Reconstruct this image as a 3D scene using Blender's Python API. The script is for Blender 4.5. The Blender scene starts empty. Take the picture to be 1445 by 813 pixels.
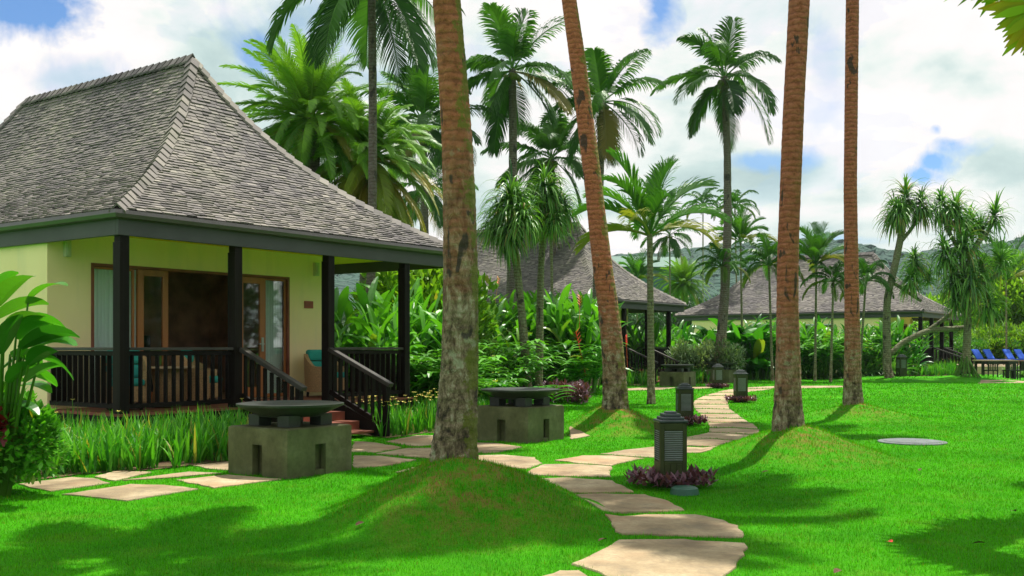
import bpy, bmesh, math, random
import numpy as np
from mathutils import Vector, Matrix

R = random.Random(7)
SC = bpy.context.scene
COL = SC.collection
F = 1450.0; CX = 722.5; HY = 490.0; EYE = 1.5
rad = math.radians

def atD(px, py, D): return Vector(((px-CX)/F*D, D, EYE+(HY-py)/F*D))
def gnd(px, py, z=0.0):
    D = F*(EYE-z)/(py-HY)
    return Vector(((px-CX)/F*D, D, z))

# ------------------------------------------------------------------ terrain
MOUNDS = [(-0.45, 9.4, 1.40, 1.85, 0.52), (1.85, 18.45, 1.25, 1.5, 0.47), (3.98, 14.30, 1.35, 1.7, 0.40), (7.4, 21.9, 1.3, 1.8, 0.30),
          (17.2, 47.0, 2.6, 3, 0.25), (20.3, 46.5, 2.4, 3, 0.35)]
def terr(x, y):
    z = 0.008*np.sin(x*0.55+0.7)*np.cos(y*0.43) + 0.004*np.sin(x*1.7+y*1.3)
    z = z*np.clip((60-y)/20, 0, 1)
    for (mx, my, rx, ry, h) in MOUNDS:
        a = np.arctan2(y-my, x-mx); d = np.sqrt(((x-mx)/rx)**2+((y-my)/ry)**2)*(1+.05*np.sin(3*a+mx)+.03*np.sin(5*a+my))
        q = np.clip(1-d, 0, 1)
        z = z + h*(q*q*(3-2*q)*.55+q*.45) + h*.05*np.sin(x*5.1+my)*np.cos(y*4.3+mx)*np.clip(q*3, 0, 1)
    return z
def tz(x, y): return float(terr(np.float64(x), np.float64(y)))

# ------------------------------------------------------------------ node helpers
def new_mat(name):
    m = bpy.data.materials.new(name); m.use_nodes = True
    nt = m.node_tree; nt.nodes.clear()
    out = nt.nodes.new('ShaderNodeOutputMaterial')
    b = nt.nodes.new('ShaderNodeBsdfPrincipled')
    nt.links.new(b.outputs[0], out.inputs[0])
    return m, nt, b, out
def N(nt, t, **kw):
    n = nt.nodes.new(t)
    for k, v in kw.items():
        if k.startswith('i_'):
            key = k[2:]
            key = int(key) if key.isdigit() else key
            n.inputs[key].default_value = v
        else: setattr(n, k, v)
    return n
def L(nt, a, b): nt.links.new(a, b)
def rgba(c): return (c[0], c[1], c[2], 1)
def noise(nt, vec, scale, detail=4, rough=.55, dist=0):
    n = N(nt, 'ShaderNodeTexNoise'); n.inputs['Scale'].default_value = scale
    n.inputs['Detail'].default_value = detail; n.inputs['Roughness'].default_value = rough
    n.inputs['Distortion'].default_value = dist
    if vec is not None: L(nt, vec, n.inputs['Vector'])
    return n.outputs['Fac']
def ramp(nt, fac, pts, interp='LINEAR'):
    r = N(nt, 'ShaderNodeValToRGB'); cr = r.color_ramp; cr.interpolation = interp
    while len(cr.elements) < len(pts): cr.elements.new(0.5)
    for e, (p, c) in zip(cr.elements, pts):
        e.position = p; e.color = rgba(c) if not isinstance(c, (int, float)) else (c, c, c, 1)
    L(nt, fac, r.inputs[0]); return r.outputs[0]
def mixc(nt, fac, a, b, blend='MIX'):
    m = N(nt, 'ShaderNodeMix', data_type='RGBA', blend_type=blend)
    for s, v in ((0, fac), (6, a), (7, b)):
        if hasattr(v, 'is_output'): L(nt, v, m.inputs[s])
        else: m.inputs[s].default_value = v if not isinstance(v, tuple) else rgba(v)
    return m.outputs[2]
def mth(nt, op, a, b=None, c=None):
    m = N(nt, 'ShaderNodeMath', operation=op)
    for i, v in enumerate((a, b, c)):
        if v is None: continue
        if hasattr(v, 'is_output'): L(nt, v, m.inputs[i])
        else: m.inputs[i].default_value = v
    return m.outputs[0]
def bump(nt, h, strength, dist, b):
    n = N(nt, 'ShaderNodeBump'); n.inputs['Strength'].default_value = strength; n.inputs['Distance'].default_value = dist
    L(nt, h, n.inputs['Height']); L(nt, n.outputs[0], b.inputs['Normal']); return n
def objco(nt): return N(nt, 'ShaderNodeTexCoord').outputs['Object']
def scaled(nt, vec, s):
    m = N(nt, 'ShaderNodeMapping'); m.inputs['Scale'].default_value = s; L(nt, vec, m.inputs[0]); return m.outputs[0]

MATS = {}
def simple(name, col, rough=.6, var=.25, scale=6, metal=0, bmp=.15, bscale=40, spec=.5, stretch=(1, 1, 1)):
    m, nt, b, o = new_mat(name)
    co = scaled(nt, objco(nt), stretch)
    n = noise(nt, co, scale, 5)
    dark = tuple(c*(1-var) for c in col); lite = tuple(min(1, c*(1+var)) for c in col)
    L(nt, ramp(nt, n, [(.3, dark), (.7, lite)]), b.inputs['Base Color'])
    b.inputs['Roughness'].default_value = rough; b.inputs['Metallic'].default_value = metal
    b.inputs['Specular IOR Level'].default_value = spec
    if bmp: bump(nt, noise(nt, co, bscale, 4), bmp, .01, b)
    MATS[name] = m; return m

def leafmat(name, dark, lite, dry=(.30, .22, .05), trans=.35, rough=.45, spec=.4):
    """tint attribute: R = dark..lite, G = how dried the leaf is"""
    m, nt, b, o = new_mat(name)
    at = N(nt, 'ShaderNodeAttribute', attribute_name='tint')
    sep = N(nt, 'ShaderNodeSeparateColor'); L(nt, at.outputs['Color'], sep.inputs[0])
    c = mixc(nt, sep.outputs[0], dark, lite)
    c = mixc(nt, sep.outputs[1], c, dry)
    inf = N(nt, 'ShaderNodeObjectInfo')
    v = mth(nt, 'MULTIPLY_ADD', inf.outputs['Random'], .3, .85)
    hs = N(nt, 'ShaderNodeHueSaturation'); L(nt, v, hs.inputs['Value']); L(nt, c, hs.inputs['Color'])
    L(nt, hs.outputs[0], b.inputs['Base Color'])
    b.inputs['Roughness'].default_value = rough; b.inputs['Specular IOR Level'].default_value = spec
    tr = N(nt, 'ShaderNodeBsdfTranslucent')
    tc = mixc(nt, 1.0, hs.outputs[0], (1.3, 1.35, .45), 'MULTIPLY')
    L(nt, tc, tr.inputs[0])
    ms = N(nt, 'ShaderNodeMixShader'); ms.inputs[0].default_value = trans
    L(nt, b.outputs[0], ms.inputs[1]); L(nt, tr.outputs[0], ms.inputs[2]); L(nt, ms.outputs[0], o.inputs[0])
    MATS[name] = m; return m

# ------------------------------------------------------------------ mesh builder
class MB:
    def __init__(s): s.v = []; s.f = []; s.c = []
    def add(s, vs, fs, c=(.5, 0)):
        n = len(s.v); s.v.extend([tuple(v) for v in vs]); s.f.extend([tuple(i+n for i in f) for f in fs])
        s.c.extend([c]*len(vs))
    def box(s, x0, x1, y0, y1, z0, z1, c=(.5, 0), M=None):
        vs = [Vector(p) for p in ((x0,y0,z0),(x1,y0,z0),(x1,y1,z0),(x0,y1,z0),(x0,y0,z1),(x1,y0,z1),(x1,y1,z1),(x0,y1,z1))]
        if M is not None: vs = [M @ v for v in vs]
        s.add(vs, [(0,3,2,1),(4,5,6,7),(0,1,5,4),(1,2,6,5),(2,3,7,6),(3,0,4,7)], c)
    def beam(s, a, b, w, h, c=(.5, 0), up=Vector((0, 0, 1))):
        """rectangular bar from a to b, w across, h in the up direction, centred"""
        a = Vector(a); b = Vector(b); d = (b-a).normalized(); sd = d.cross(up)
        if sd.length < 1e-4: sd = d.cross(Vector((1, 0, 0)))
        sd.normalize(); u = sd.cross(d); sd *= w/2; u *= h/2
        vs = [a-sd-u, a+sd-u, a+sd+u, a-sd+u, b-sd-u, b+sd-u, b+sd+u, b-sd+u]
        s.add(vs, [(0,3,2,1),(4,5,6,7),(0,1,5,4),(1,2,6,5),(2,3,7,6),(3,0,4,7)], c)
    def tube(s, pts, rs, n=8, c=(.5, 0), cap=True, jit=0, twist=0):
        rings = []; base = len(s.v); ref = Vector((1, 0, 0))
        for i, p in enumerate(pts):
            p = Vector(p)
            d = (Vector(pts[min(i+1, len(pts)-1)])-Vector(pts[max(i-1, 0)])).normalized()
            x = (ref - d*ref.dot(d))
            if x.length < 1e-3: x = Vector((0, 1, 0)) - d*d.y
            x.normalize(); y = d.cross(x); ring = []
            for k in range(n):
                a = 2*math.pi*k/n; r = rs[i]*(1+(R.random()-.5)*jit)
                ring.append(tuple(p+x*math.cos(a)*r+y*math.sin(a)*r))
            s.v.extend(ring); s.c.extend([c]*n)
        for i in range(len(pts)-1):
            for k in range(n):
                a = base+i*n+k; b = base+i*n+(k+1) % n
                s.f.append((a, b, b+n, a+n))
        if cap:
            s.f.append(tuple(base+k for k in reversed(range(n))))
            s.f.append(tuple(base+(len(pts)-1)*n+k for k in range(n)))
    def lathe(s, prof, n=32, cen=(0, 0, 0), c=(.5, 0)):
        s.tube_prof(prof, n, cen, c)
    def tube_prof(s, prof, n, cen, c):
        base = len(s.v)
        for (r, z) in prof:
            for k in range(n):
                a = 2*math.pi*k/n
                s.v.append((cen[0]+r*math.cos(a), cen[1]+r*math.sin(a), cen[2]+z)); s.c.append(c)
        for i in range(len(prof)-1):
            for k in range(n):
                a = base+i*n+k; b = base+i*n+(k+1) % n
                s.f.append((a, b, b+n, a+n))
    def mesh(s, name, mat, smooth=False):
        me = bpy.data.meshes.new(name); me.from_pydata(s.v, [], s.f)
        ca = me.color_attributes.new('tint', 'FLOAT_COLOR', 'POINT')
        arr = np.zeros((len(s.v), 4), dtype=np.float32); arr[:, 3] = 1
        if s.v: arr[:, :2] = np.array(s.c, dtype=np.float32)
        ca.data.foreach_set('color', arr.ravel())
        if isinstance(mat, str): mat = MATS[mat]
        me.materials.append(mat)
        if smooth: me.polygons.foreach_set('use_smooth', [True]*len(me.polygons))
        me.update(); return me
    def obj(s, name, mat, parent=None, smooth=False, bev=0):
        o = bpy.data.objects.new(name, s.mesh(name, mat, smooth)); COL.objects.link(o)
        if parent is not None: o.parent = parent
        if bev:
            md = o.modifiers.new('b', 'BEVEL'); md.width = bev; md.segments = 2; md.limit_method = 'ANGLE'
        return o

def tag(o, label=None, cat=None, group=None, kind=None):
    if label: o['label'] = label
    if cat: o['category'] = cat
    if group: o['group'] = group
    if kind: o['kind'] = kind
    return o
def empty(name, loc=(0, 0, 0), rz=0, label=None, cat=None, group=None, sc=1):
    o = bpy.data.objects.new(name, None); COL.objects.link(o); o.location = loc; o.rotation_euler = (0, 0, rz)
    o.empty_display_size = .2
    if sc != 1: o.scale = (sc, sc, sc) if not isinstance(sc, tuple) else sc
    return tag(o, label, cat, group)
def link_mesh(name, me, parent=None, loc=(0, 0, 0), rot=(0, 0, 0), sc=1):
    o = bpy.data.objects.new(name, me); COL.objects.link(o); o.location = loc; o.rotation_euler = rot
    o.scale = (sc, sc, sc) if not isinstance(sc, tuple) else sc
    if parent is not None: o.parent = parent
    return o
CHILD = {}
def kids(o): return [c for c in bpy.data.objects if c.parent == o]
def copy_tree(o, parent=None):
    c = o.copy(); COL.objects.link(c); c.parent = parent
    for ch in kids(o): copy_tree(ch, c)
    return c

# ------------------------------------------------------------------ leaf geometry
UP = Vector((0, 0, 1))
def rndv(s=1): return Vector((R.uniform(-s, s), R.uniform(-s, s), R.uniform(-s, s)))
def strap(mb, base, d, length, w, droop, n=4, c=(.5, 0), prof=None, fold=0.0, tw=0):
    """long narrow or paddle leaf bending under its weight; fold lifts its edges to a V"""
    p = Vector(base); d = Vector(d).normalized(); st = length/n
    prof = prof or (lambda t: (1-t**2.2)*(0.55+.45*min(1, t*4)))
    vs = []; fs = []
    for i in range(n+1):
        t = i/n
        sd = d.cross(UP)
        if sd.length < .05: sd = d.cross(Vector((math.cos(tw), math.sin(tw), 0)))
        sd.normalize()
        if tw: sd = Matrix.Rotation(tw, 3, d) @ sd
        nn = sd.cross(d); ww = w*max(prof(t), .03)/2
        if fold:
            vs += [p-sd*ww+nn*ww*fold, p.copy(), p+sd*ww+nn*ww*fold]
        else: vs += [p-sd*ww, p+sd*ww]
        p = p+d*st; d = (d+Vector((0, 0, -1))*droop/n*(.4+1.2*t)).normalized()
    k = 3 if fold else 2
    for i in range(n):
        a = i*k
        if fold: fs += [(a, a+1, a+4, a+3), (a+1, a+2, a+5, a+4)]
        else: fs.append((a, a+1, a+3, a+2))
    mb.add(vs, fs, c)

def frond(mb, rb, base, d, length, droop, nl=36, ll=.8, lw=.05, ldroop=.5, vlift=.15, c=(.5, 0), t0=.16, rw=.035, seg=14, ang=.55, taper=.55):
    p = Vector(base); d = Vector(d).normalized(); pts = [p.copy()]; ds = [d.copy()]
    sb = R.uniform(-.12, .12); sdv = d.cross(UP)
    if sdv.length < .05: sdv = Vector((1, 0, 0))
    sdv.normalize()
    for i in range(seg):
        t = i/seg; p = p+d*(length/seg)
        d = (d+Vector((0, 0, -1))*droop/seg*(.5+1.4*t)+sdv*sb/seg).normalized()
        pts.append(p.copy()); ds.append(d.copy())
    rb.tube(pts[::2] if seg % 2 == 0 else pts, [rw*(1-.85*i/(len(pts[::2])-1)) for i in range(len(pts[::2]))], 4, c=(min(1, c[0]+.3), c[1]), cap=False)
    for k in range(nl):
        t = t0+(1-t0)*(k+.5)/nl
        x = t*seg; i = min(int(x), seg-1); fr = x-i
        q = pts[i].lerp(pts[i+1], fr); dd = ds[i].lerp(ds[i+1], fr).normalized()
        sd = dd.cross(UP)
        if sd.length < .05: sd = sdv.copy()
        sd.normalize(); nn = sd.cross(dd)
        u = (t-t0)/(1-t0)
        le = ll*(math.sin(math.pi*min(1, .18+u*.80))**taper)
        a = ang+.55*u
        for s in (-1, 1):
            ld = (sd*s*math.cos(a)+dd*math.sin(a)+nn*(vlift+R.uniform(-.12, .12))).normalized()
            l2 = le*R.uniform(.85, 1.08); mid = q+ld*l2*.45
            dn = ldroop*R.uniform(.7, 1.3)
            ld2 = (ld+Vector((0, 0, -dn))).normalized(); mid2 = mid+ld2*l2*.3
            ld3 = (ld2+Vector((0, 0, -dn*.8))).normalized(); tip = mid2+ld3*l2*.25
            wv = (dd*.75+nn*.35*s).normalized()*lw
            cc = (max(0, min(1, c[0]+R.uniform(-.15, .15))), c[1])
            mb.add([q-wv*.35, q+wv*.35, mid-wv*.5, mid+wv*.5, mid2-wv*.36, mid2+wv*.36, tip],
                   [(0, 1, 3, 2), (2, 3, 5, 4), (4, 5, 6)], cc)

def crown_coconut(seed, n=24, length=3.0, dry=0.1, ll=.85, lw=.066, elmax=1.35, elmin=-.75, droop=1.25, nl=54, nuts=True, ldroop=.6, dpow=1):
    R.seed(seed); mb = MB(); ga = 2.39996
    for i in range(n):
        u = i/(n-1); el = elmax+(elmin-elmax)*u**dpow
        az = i*ga+R.uniform(-.25, .25)
        el += R.uniform(-.16, .16); az += R.uniform(-.25, .25)*(n < 30)
        d = Vector((math.cos(az)*math.cos(el), math.sin(az)*math.cos(el), math.sin(el)))
        dr = 0
        if u > .75 and R.random() < dry*3: dr = R.uniform(.3, .9)
        c = (R.uniform(.15, .6)+.35*(1-u), dr)
        frond(mb, mb, Vector((0, 0, 0))+d*.1, d, length*R.uniform(.74, 1.06)*(1 if u > .12 else .8), droop*R.uniform(.55, 1.35)*(.6+.6*math.cos(el)), nl, ll, lw, ldroop*R.uniform(.7, 1.4), c=c)
    if nuts:
        for i in range(9):
            az = R.uniform(0, 6.28); p = Vector((math.cos(az)*.25, math.sin(az)*.25, -.18-R.random()*.18))
            mb.lathe([(0.001, -.11), (.07, -.08), (.10, 0), (.07, .08), (.001, .11)], 6, p, (.75, .35))
    for i in range(8):
        az = R.uniform(0, 6.28); el = -.9; d = Vector((math.cos(az)*.6, math.sin(az)*.6, -.75))
        strap(mb, (0, 0, 0), d, R.uniform(.5, 1.1), .09, .6, 3, (.2, .95))
    return mb

# ------------------------------------------------------------------ materials
leafmat('coconut_leaf', (.014, .060, .020), (.09, .24, .03), (.28, .20, .06), .30)
leafmat('date_leaf', (.03, .12, .02), (.24, .46, .04), (.36, .27, .05), .30)
leafmat('areca_leaf', (.012, .07, .014), (.085, .24, .025), (.35, .28, .04), .38)
leafmat('pandanus_leaf', (.022, .11, .025), (.20, .44, .06), (.32, .26, .08), .28, .4)
leafmat('ginger_leaf', (.02, .13, .014), (.16, .47, .03), (.40, .33, .04), .34, .36, .5)
leafmat('banana_leaf', (.015, .10, .010), (.08, .34, .02), (.42, .35, .05), .42, .33, .55)
leafmat('bush_leaf', (.012, .075, .014), (.09, .28, .025), (.25, .2, .05), .3)
leafmat('bright_leaf', (.05, .17, .012), (.26, .46, .03), (.45, .38, .05), .38)
leafmat('iris_leaf', (.02, .17, .012), (.14, .44, .03), (.42, .34, .07), .40, .42)
leafmat('purple_leaf', (.025, .010, .016), (.12, .05, .075), (.25, .09, .14), .25, .4)
leafmat('red_leaf', (.06, .006, .008), (.30, .02, .03), (.4, .2, .05), .3, .4)
leafmat('variegated_leaf', (.02, .07, .02), (.30, .42, .22), (.4, .35, .1), .25, .4)
leafmat('far_leaf', (.010, .05, .014), (.05, .15, .025), (.2, .18, .05), .2)
leafmat('fan_leaf', (.10, .30, .01), (.30, .50, .03), (.50, .26, .02), .3)
simple('yellow_petal', (.75, .62, .12), .6, .2, 10, bmp=0)
simple('red_petal', (.75, .06, .03), .5, .2, 10, bmp=0)
simple('orange_petal', (.85, .30, .12), .5, .2, 10, bmp=0)
simple('dark_timber', (.0095, .007, .0055), .55, .5, 4, bscale=30, spec=.12, stretch=(1, 1, .15), bmp=.3)
simple('rail_cap_timber', (.045, .040, .036), .5, .4, 5, bmp=.3, spec=.35)
simple('fascia_paint', (.078, .078, .086), .6, .12, 1.5, bmp=.08, spec=.25)
simple('gutter_paint', (.085, .075, .078), .4, .12, 3, bmp=0)
simple('ceiling_paint', (.92, .68, .03), .8, .05, 2, bmp=0)
simple('orange_timber', (.38, .13, .035), .4, .3, 3, bmp=.2, stretch=(1, 1, .2))
simple('red_timber', (.22, .065, .035), .6, .35, 3, bmp=.3)
simple('teal_fabric', (.02, .30, .25), .85, .2, 4, bmp=.4, bscale=6)
simple('wicker', (.42, .25, .11), .7, .35, 60, bmp=.9, bscale=90)
simple('room_dark', (.42, .24, .14), .8, .5, 2)
simple('black_plastic', (.010, .010, .011), .3, .1, 3, bmp=0)
simple('steel', (.45, .46, .45), .3, .1, 3, metal=.9, bmp=0)
simple('sign_rust', (.30, .05, .02), .5, .3, 20)
simple('white_frame', (.7, .74, .7), .5, .05, 3, bmp=0)
simple('lamp_glass', (.55, .55, .42), .3, .05, 3, bmp=0)
simple('blue_canvas', (.012, .10, .60), .7, .15, 3, bmp=.2)
simple('sand_timber', (.42, .30, .18), .6, .25, 4, bmp=.2)
simple('metal_roof', (.04, .13, .09), .5, .2, 2, bmp=0)
simple('soil', (.11, .062, .030), .95, .4, 6, bmp=.6)
simple('manhole_stone', (.13, .15, .15), .85, .25, 5, bmp=.5)
simple('green_plastic', (.012, .085, .05), .45, .2, 4, bmp=0)

def mat_wall():
    m, nt, b, o = new_mat('wall_paint')
    co = objco(nt)
    n = noise(nt, co, 1.3, 5); c = ramp(nt, n, [(.3, (.90, .73, .38)), (.7, (.97, .80, .45))])
    L(nt, c, b.inputs['Base Color']); b.inputs['Roughness'].default_value = .85
    st = noise(nt, scaled(nt, co, (2.2, 2.2, .35)), 1.5, 5, .6); L(nt, mixc(nt, ramp(nt, st, [(.5, 0.0), (.75, .3)]), c, (.60, .58, .38)), b.inputs['Base Color'])
    bump(nt, noise(nt, co, 60, 4), .2, .004, b); MATS['wall_paint'] = m
mat_wall()

def mat_shingle():
    m, nt, b, o = new_mat('shingle')
    at = N(nt, 'ShaderNodeAttribute', attribute_name='tint'); sep = N(nt, 'ShaderNodeSeparateColor'); L(nt, at.outputs['Color'], sep.inputs[0])
    co = objco(nt)
    big = noise(nt, co, .5, 5, .6)
    c = ramp(nt, sep.outputs[0], [(0, (.07, .06, .06)), (.3, (.165, .148, .14)), (.65, (.29, .262, .225)), (1, (.47, .43, .35))])
    c2 = mixc(nt, ramp(nt, big, [(.35, 0.0), (.65, 1.0)]), c, mixc(nt, 1.0, c, (.62, .62, .70), 'MULTIPLY'))
    g = noise(nt, scaled(nt, co, (3, 3, 14)), 9, 4)
    c3 = mixc(nt, mth(nt, 'MULTIPLY', ramp(nt, noise(nt, co, 1.7, 5), [(.52, 0.0), (.75, 1.0)]), .35), c2, (.10, .12, .05))
    c4 = mixc(nt, mth(nt, 'MULTIPLY', g, .45), c3, mixc(nt, 1.0, c3, (.45, .42, .4), 'MULTIPLY'))
    L(nt, c4, b.inputs['Base Color']); b.inputs['Roughness'].default_value = .8
    bump(nt, g, .5, .01, b); MATS['shingle'] = m
mat_shingle()

def mat_concrete():
    m, nt, b, o = new_mat('pit_concrete')
    co = objco(nt); n = noise(nt, co, 2.2, 6, .65); n2 = noise(nt, co, 14, 5, .7)
    c = ramp(nt, n, [(.3, (.065, .070, .028)), (.55, (.135, .14, .065)), (.75, (.21, .21, .12))])
    c = mixc(nt, ramp(nt, n2, [(.45, 0.0), (.8, .6)]), c, (.05, .055, .03))
    st = noise(nt, scaled(nt, co, (7, 7, .6)), 1, 5)
    c = mixc(nt, ramp(nt, st, [(.55, 0.0), (.75, .3)]), c, (.15, .15, .09))
    L(nt, c, b.inputs['Base Color']); b.inputs['Roughness'].default_value = .65; b.inputs['Specular IOR Level'].default_value = .2
    bump(nt, n2, .3, .01, b); MATS['pit_concrete'] = m
mat_concrete()
simple('pit_dish', (.035, .040, .036), .42, .35, 5, bmp=.2, spec=.35)
simple('bollard_paint', (.036, .046, .013), .45, .35, 7, bmp=.15, spec=.3)
simple('bollard_cap', (.045, .055, .062), .35, .25, 7, bmp=.1)
simple('louvre_metal', (.30, .33, .35), .4, .15, 9, bmp=0)

def mat_slab():
    m, nt, b, o = new_mat('paving_stone')
    co = objco(nt); inf = N(nt, 'ShaderNodeObjectInfo')
    off = N(nt, 'ShaderNodeVectorMath', operation='ADD'); L(nt, co, off.inputs[0])
    cmb = N(nt, 'ShaderNodeCombineXYZ'); L(nt, mth(nt, 'MULTIPLY', inf.outputs['Random'], 40), cmb.inputs[0]); L(nt, cmb.outputs[0], off.inputs[1])
    v = off.outputs[0]
    n1 = noise(nt, v, 1.6, 6, .62); n2 = noise(nt, v, 28, 5, .7)
    c = ramp(nt, n1, [(.30, (.17, .12, .065)), (.48, (.35, .265, .15)), (.68, (.52, .42, .26))])
    c = mixc(nt, mth(nt, 'MULTIPLY', ramp(nt, n2, [(.35, 1.0), (.6, 0.0)]), .35), c, (.19, .13, .08))
    st = noise(nt, v, 4.5, 5, .7, .6)
    c = mixc(nt, ramp(nt, st, [(.50, 0.0), (.66, .6)]), c, (.19, .155, .10))
    red = ramp(nt, noise(nt, v, .7, 3), [(.5, 0.0), (.75, .55)])
    c = mixc(nt, red, c, (.42, .22, .11))
    v1 = mth(nt, 'MULTIPLY_ADD', inf.outputs['Random'], .28, .86)
    hs = N(nt, 'ShaderNodeHueSaturation'); L(nt, v1, hs.inputs['Value']); L(nt, c, hs.inputs['Color'])
    L(nt, hs.outputs[0], b.inputs['Base Color']); b.inputs['Roughness'].default_value = .9
    bm = N(nt, 'ShaderNodeMath', operation='ADD'); L(nt, n2, bm.inputs[0]); L(nt, mth(nt, 'MULTIPLY', n1, 2.5), bm.inputs[1])
    bump(nt, bm.outputs[0], .6, .012, b); MATS['paving_stone'] = m
mat_slab()

def mat_trunk(name, red, moss_side, mossy=.5, zmix=3.0):
    m, nt, b, o = new_mat(name)
    co = objco(nt); sx = N(nt, 'ShaderNodeSeparateXYZ'); L(nt, co, sx.inputs[0])
    n1 = noise(nt, co, 2.3, 5, .65); n2 = noise(nt, co, 13, 6, .72); n3 = noise(nt, scaled(nt, co, (1.6, 1.6, .8)), 6.5, 7, .75, .4)
    rings = N(nt, 'ShaderNodeTexWave', wave_type='BANDS', bands_direction='Z'); rings.inputs['Scale'].default_value = 3.5
    rings.inputs['Distortion'].default_value = 3.4; rings.inputs['Detail'].default_value = 4; rings.inputs['Detail Scale'].default_value = 2.2; L(nt, co, rings.inputs[0])
    up = ramp(nt, n2, [(.28, tuple(.35*c for c in red)), (.45, red), (.72, (red[0]*1.35, red[1]*1.7, red[2]*2.0))])
    up = mixc(nt, mth(nt, 'MULTIPLY', ramp(nt, rings.outputs['Fac'], [(.0, 1.0), (.32, 0.0)]), .55), up, tuple(.4*c for c in red))
    low = ramp(nt, n3, [(.36, (.018, .014, .010)), (.44, (.12, .085, .05)), (.54, (.30, .23, .14)), (.66, (.55, .50, .38))])
    hgt = mth(nt, 'ADD', sx.outputs[2], mth(nt, 'MULTIPLY', mth(nt, 'SUBTRACT', n1, .5), 3.2))
    k = N(nt, 'ShaderNodeMapRange'); k.inputs[1].default_value = zmix-1.1; k.inputs[2].default_value = zmix+.9; L(nt, hgt, k.inputs[0])
    c = mixc(nt, k.outputs[0], low, up)
    # black scars and pale lichen
    sc = noise(nt, scaled(nt, co, (2.2, 2.2, 1.0)), 2.1, 3, .5, .4)
    c = mixc(nt, ramp(nt, sc, [(.62, 0.0), (.65, .85)]), c, (.035, .032, .030))
    li = noise(nt, co, 3.7, 4, .6)
    lowk = N(nt, 'ShaderNodeMapRange'); lowk.inputs[1].default_value = zmix+1.6; lowk.inputs[2].default_value = zmix-1.0; L(nt, hgt, lowk.inputs[0])
    c = mixc(nt, mth(nt, 'MULTIPLY', ramp(nt, li, [(.61, 0.0), (.65, .6)]), lowk.outputs[0]), c, (.46, .50, .34))
    # moss grows on the damp side
    ms = N(nt, 'ShaderNodeVectorMath', operation='DOT_PRODUCT'); g = N(nt, 'ShaderNodeNewGeometry')
    L(nt, g.outputs['Normal'], ms.inputs[0]); ms.inputs[1].default_value = moss_side
    mk = mth(nt, 'ADD', ms.outputs['Value'], mth(nt, 'MULTIPLY', mth(nt, 'SUBTRACT', noise(nt, co, 4.2, 6, .75), .5), 3.4))
    c = mixc(nt, mth(nt, 'MULTIPLY', ramp(nt, mk, [(.72, 0.0), (.92, 1.0)]), mossy), c, (.17, .20, .018))
    L(nt, c, b.inputs['Base Color']); b.inputs['Roughness'].default_value = .9
    h = mth(nt, 'ADD', mth(nt, 'MULTIPLY', n2, 1.0), mth(nt, 'MULTIPLY', rings.outputs['Fac'], .25))
    h = mth(nt, 'ADD', h, mth(nt, 'MULTIPLY', n3, 1.3))
    bump(nt, h, 1.0, .05, b); MATS[name] = m
mat_trunk('trunk_mossy', (.45, .140, .064), (.95, -.3, 0), .8, 2.8)
mat_trunk('trunk_red', (.43, .130, .066), (.95, -.3, 0), .15, 1.6)
mat_trunk('trunk_leaning', (.48, .145, .066), (.95, -.25, 0), .75, 1.9)
mat_trunk('trunk_grey', (.15, .12, .095), (1, 0, 0), .15, 2.0)
mat_trunk('trunk_green', (.20, .19, .10), (1, 0, 0), .35, 1.0)

def grass_color(nt):
    co = objco(nt)
    a = noise(nt, co, .6, 4, .6); bq = noise(nt, co, 5, 4, .6); d = noise(nt, co, 60, 3, .6)
    c = ramp(nt, a, [(.3, (.016, .21, .002)), (.7, (.06, .38, .003))])
    c = mixc(nt, mth(nt, 'MULTIPLY', bq, .45), c, (.12, .36, .006))
    at = N(nt, 'ShaderNodeAttribute', attribute_name='tint'); sep = N(nt, 'ShaderNodeSeparateColor'); L(nt, at.outputs['Color'], sep.inputs[0])
    c = mixc(nt, mth(nt, 'MULTIPLY', ramp(nt, noise(nt, co, 1.6, 6, .65, .3), [(.52, 0.0), (.70, 1.0)]), .45), c, (.13, .27, .015))
    return co, c, sep, d
def mat_ground():
    m, nt, b, o = new_mat('lawn_turf')
    co, c, sep, d = grass_color(nt)
    c = mixc(nt, ramp(nt, d, [(.3, .55), (.6, 0.0)]), c, (.003, .075, .001))
    dry = mth(nt, 'MULTIPLY', sep.outputs[1], ramp(nt, noise(nt, co, 5, 5, .7), [(.42, 0.0), (.62, 1.0)]))
    c = mixc(nt, dry, c, (.24, .125, .045))
    L(nt, c, b.inputs['Base Color']); b.inputs['Roughness'].default_value = .95; b.inputs['Specular IOR Level'].default_value = .1
    bump(nt, noise(nt, co, 45, 4, .7), .8, .03, b); MATS['lawn_turf'] = m
    m, nt, b, o = new_mat('grass_blade')
    co, c, sep, d = grass_color(nt)
    v = mth(nt, 'MULTIPLY_ADD', sep.outputs[0], 1.1, .55)
    hs = N(nt, 'ShaderNodeHueSaturation'); L(nt, v, hs.inputs['Value']); L(nt, c, hs.inputs['Color'])
    c2 = mixc(nt, sep.outputs[1], hs.outputs[0], (.26, .22, .03))
    L(nt, c2, b.inputs['Base Color']); b.inputs['Roughness'].default_value = .6; b.inputs['Specular IOR Level'].default_value = .08
    tr = N(nt, 'ShaderNodeBsdfTranslucent'); L(nt, mixc(nt, 1.0, c2, (1.3, 1.2, .6), 'MULTIPLY'), tr.inputs[0])
    ms = N(nt, 'ShaderNodeMixShader'); ms.inputs[0].default_value = .4
    L(nt, b.outputs[0], ms.inputs[1]); L(nt, tr.outputs[0], ms.inputs[2]); L(nt, ms.outputs[0], o.inputs[0]); MATS['grass_blade'] = m
mat_ground()

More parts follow.
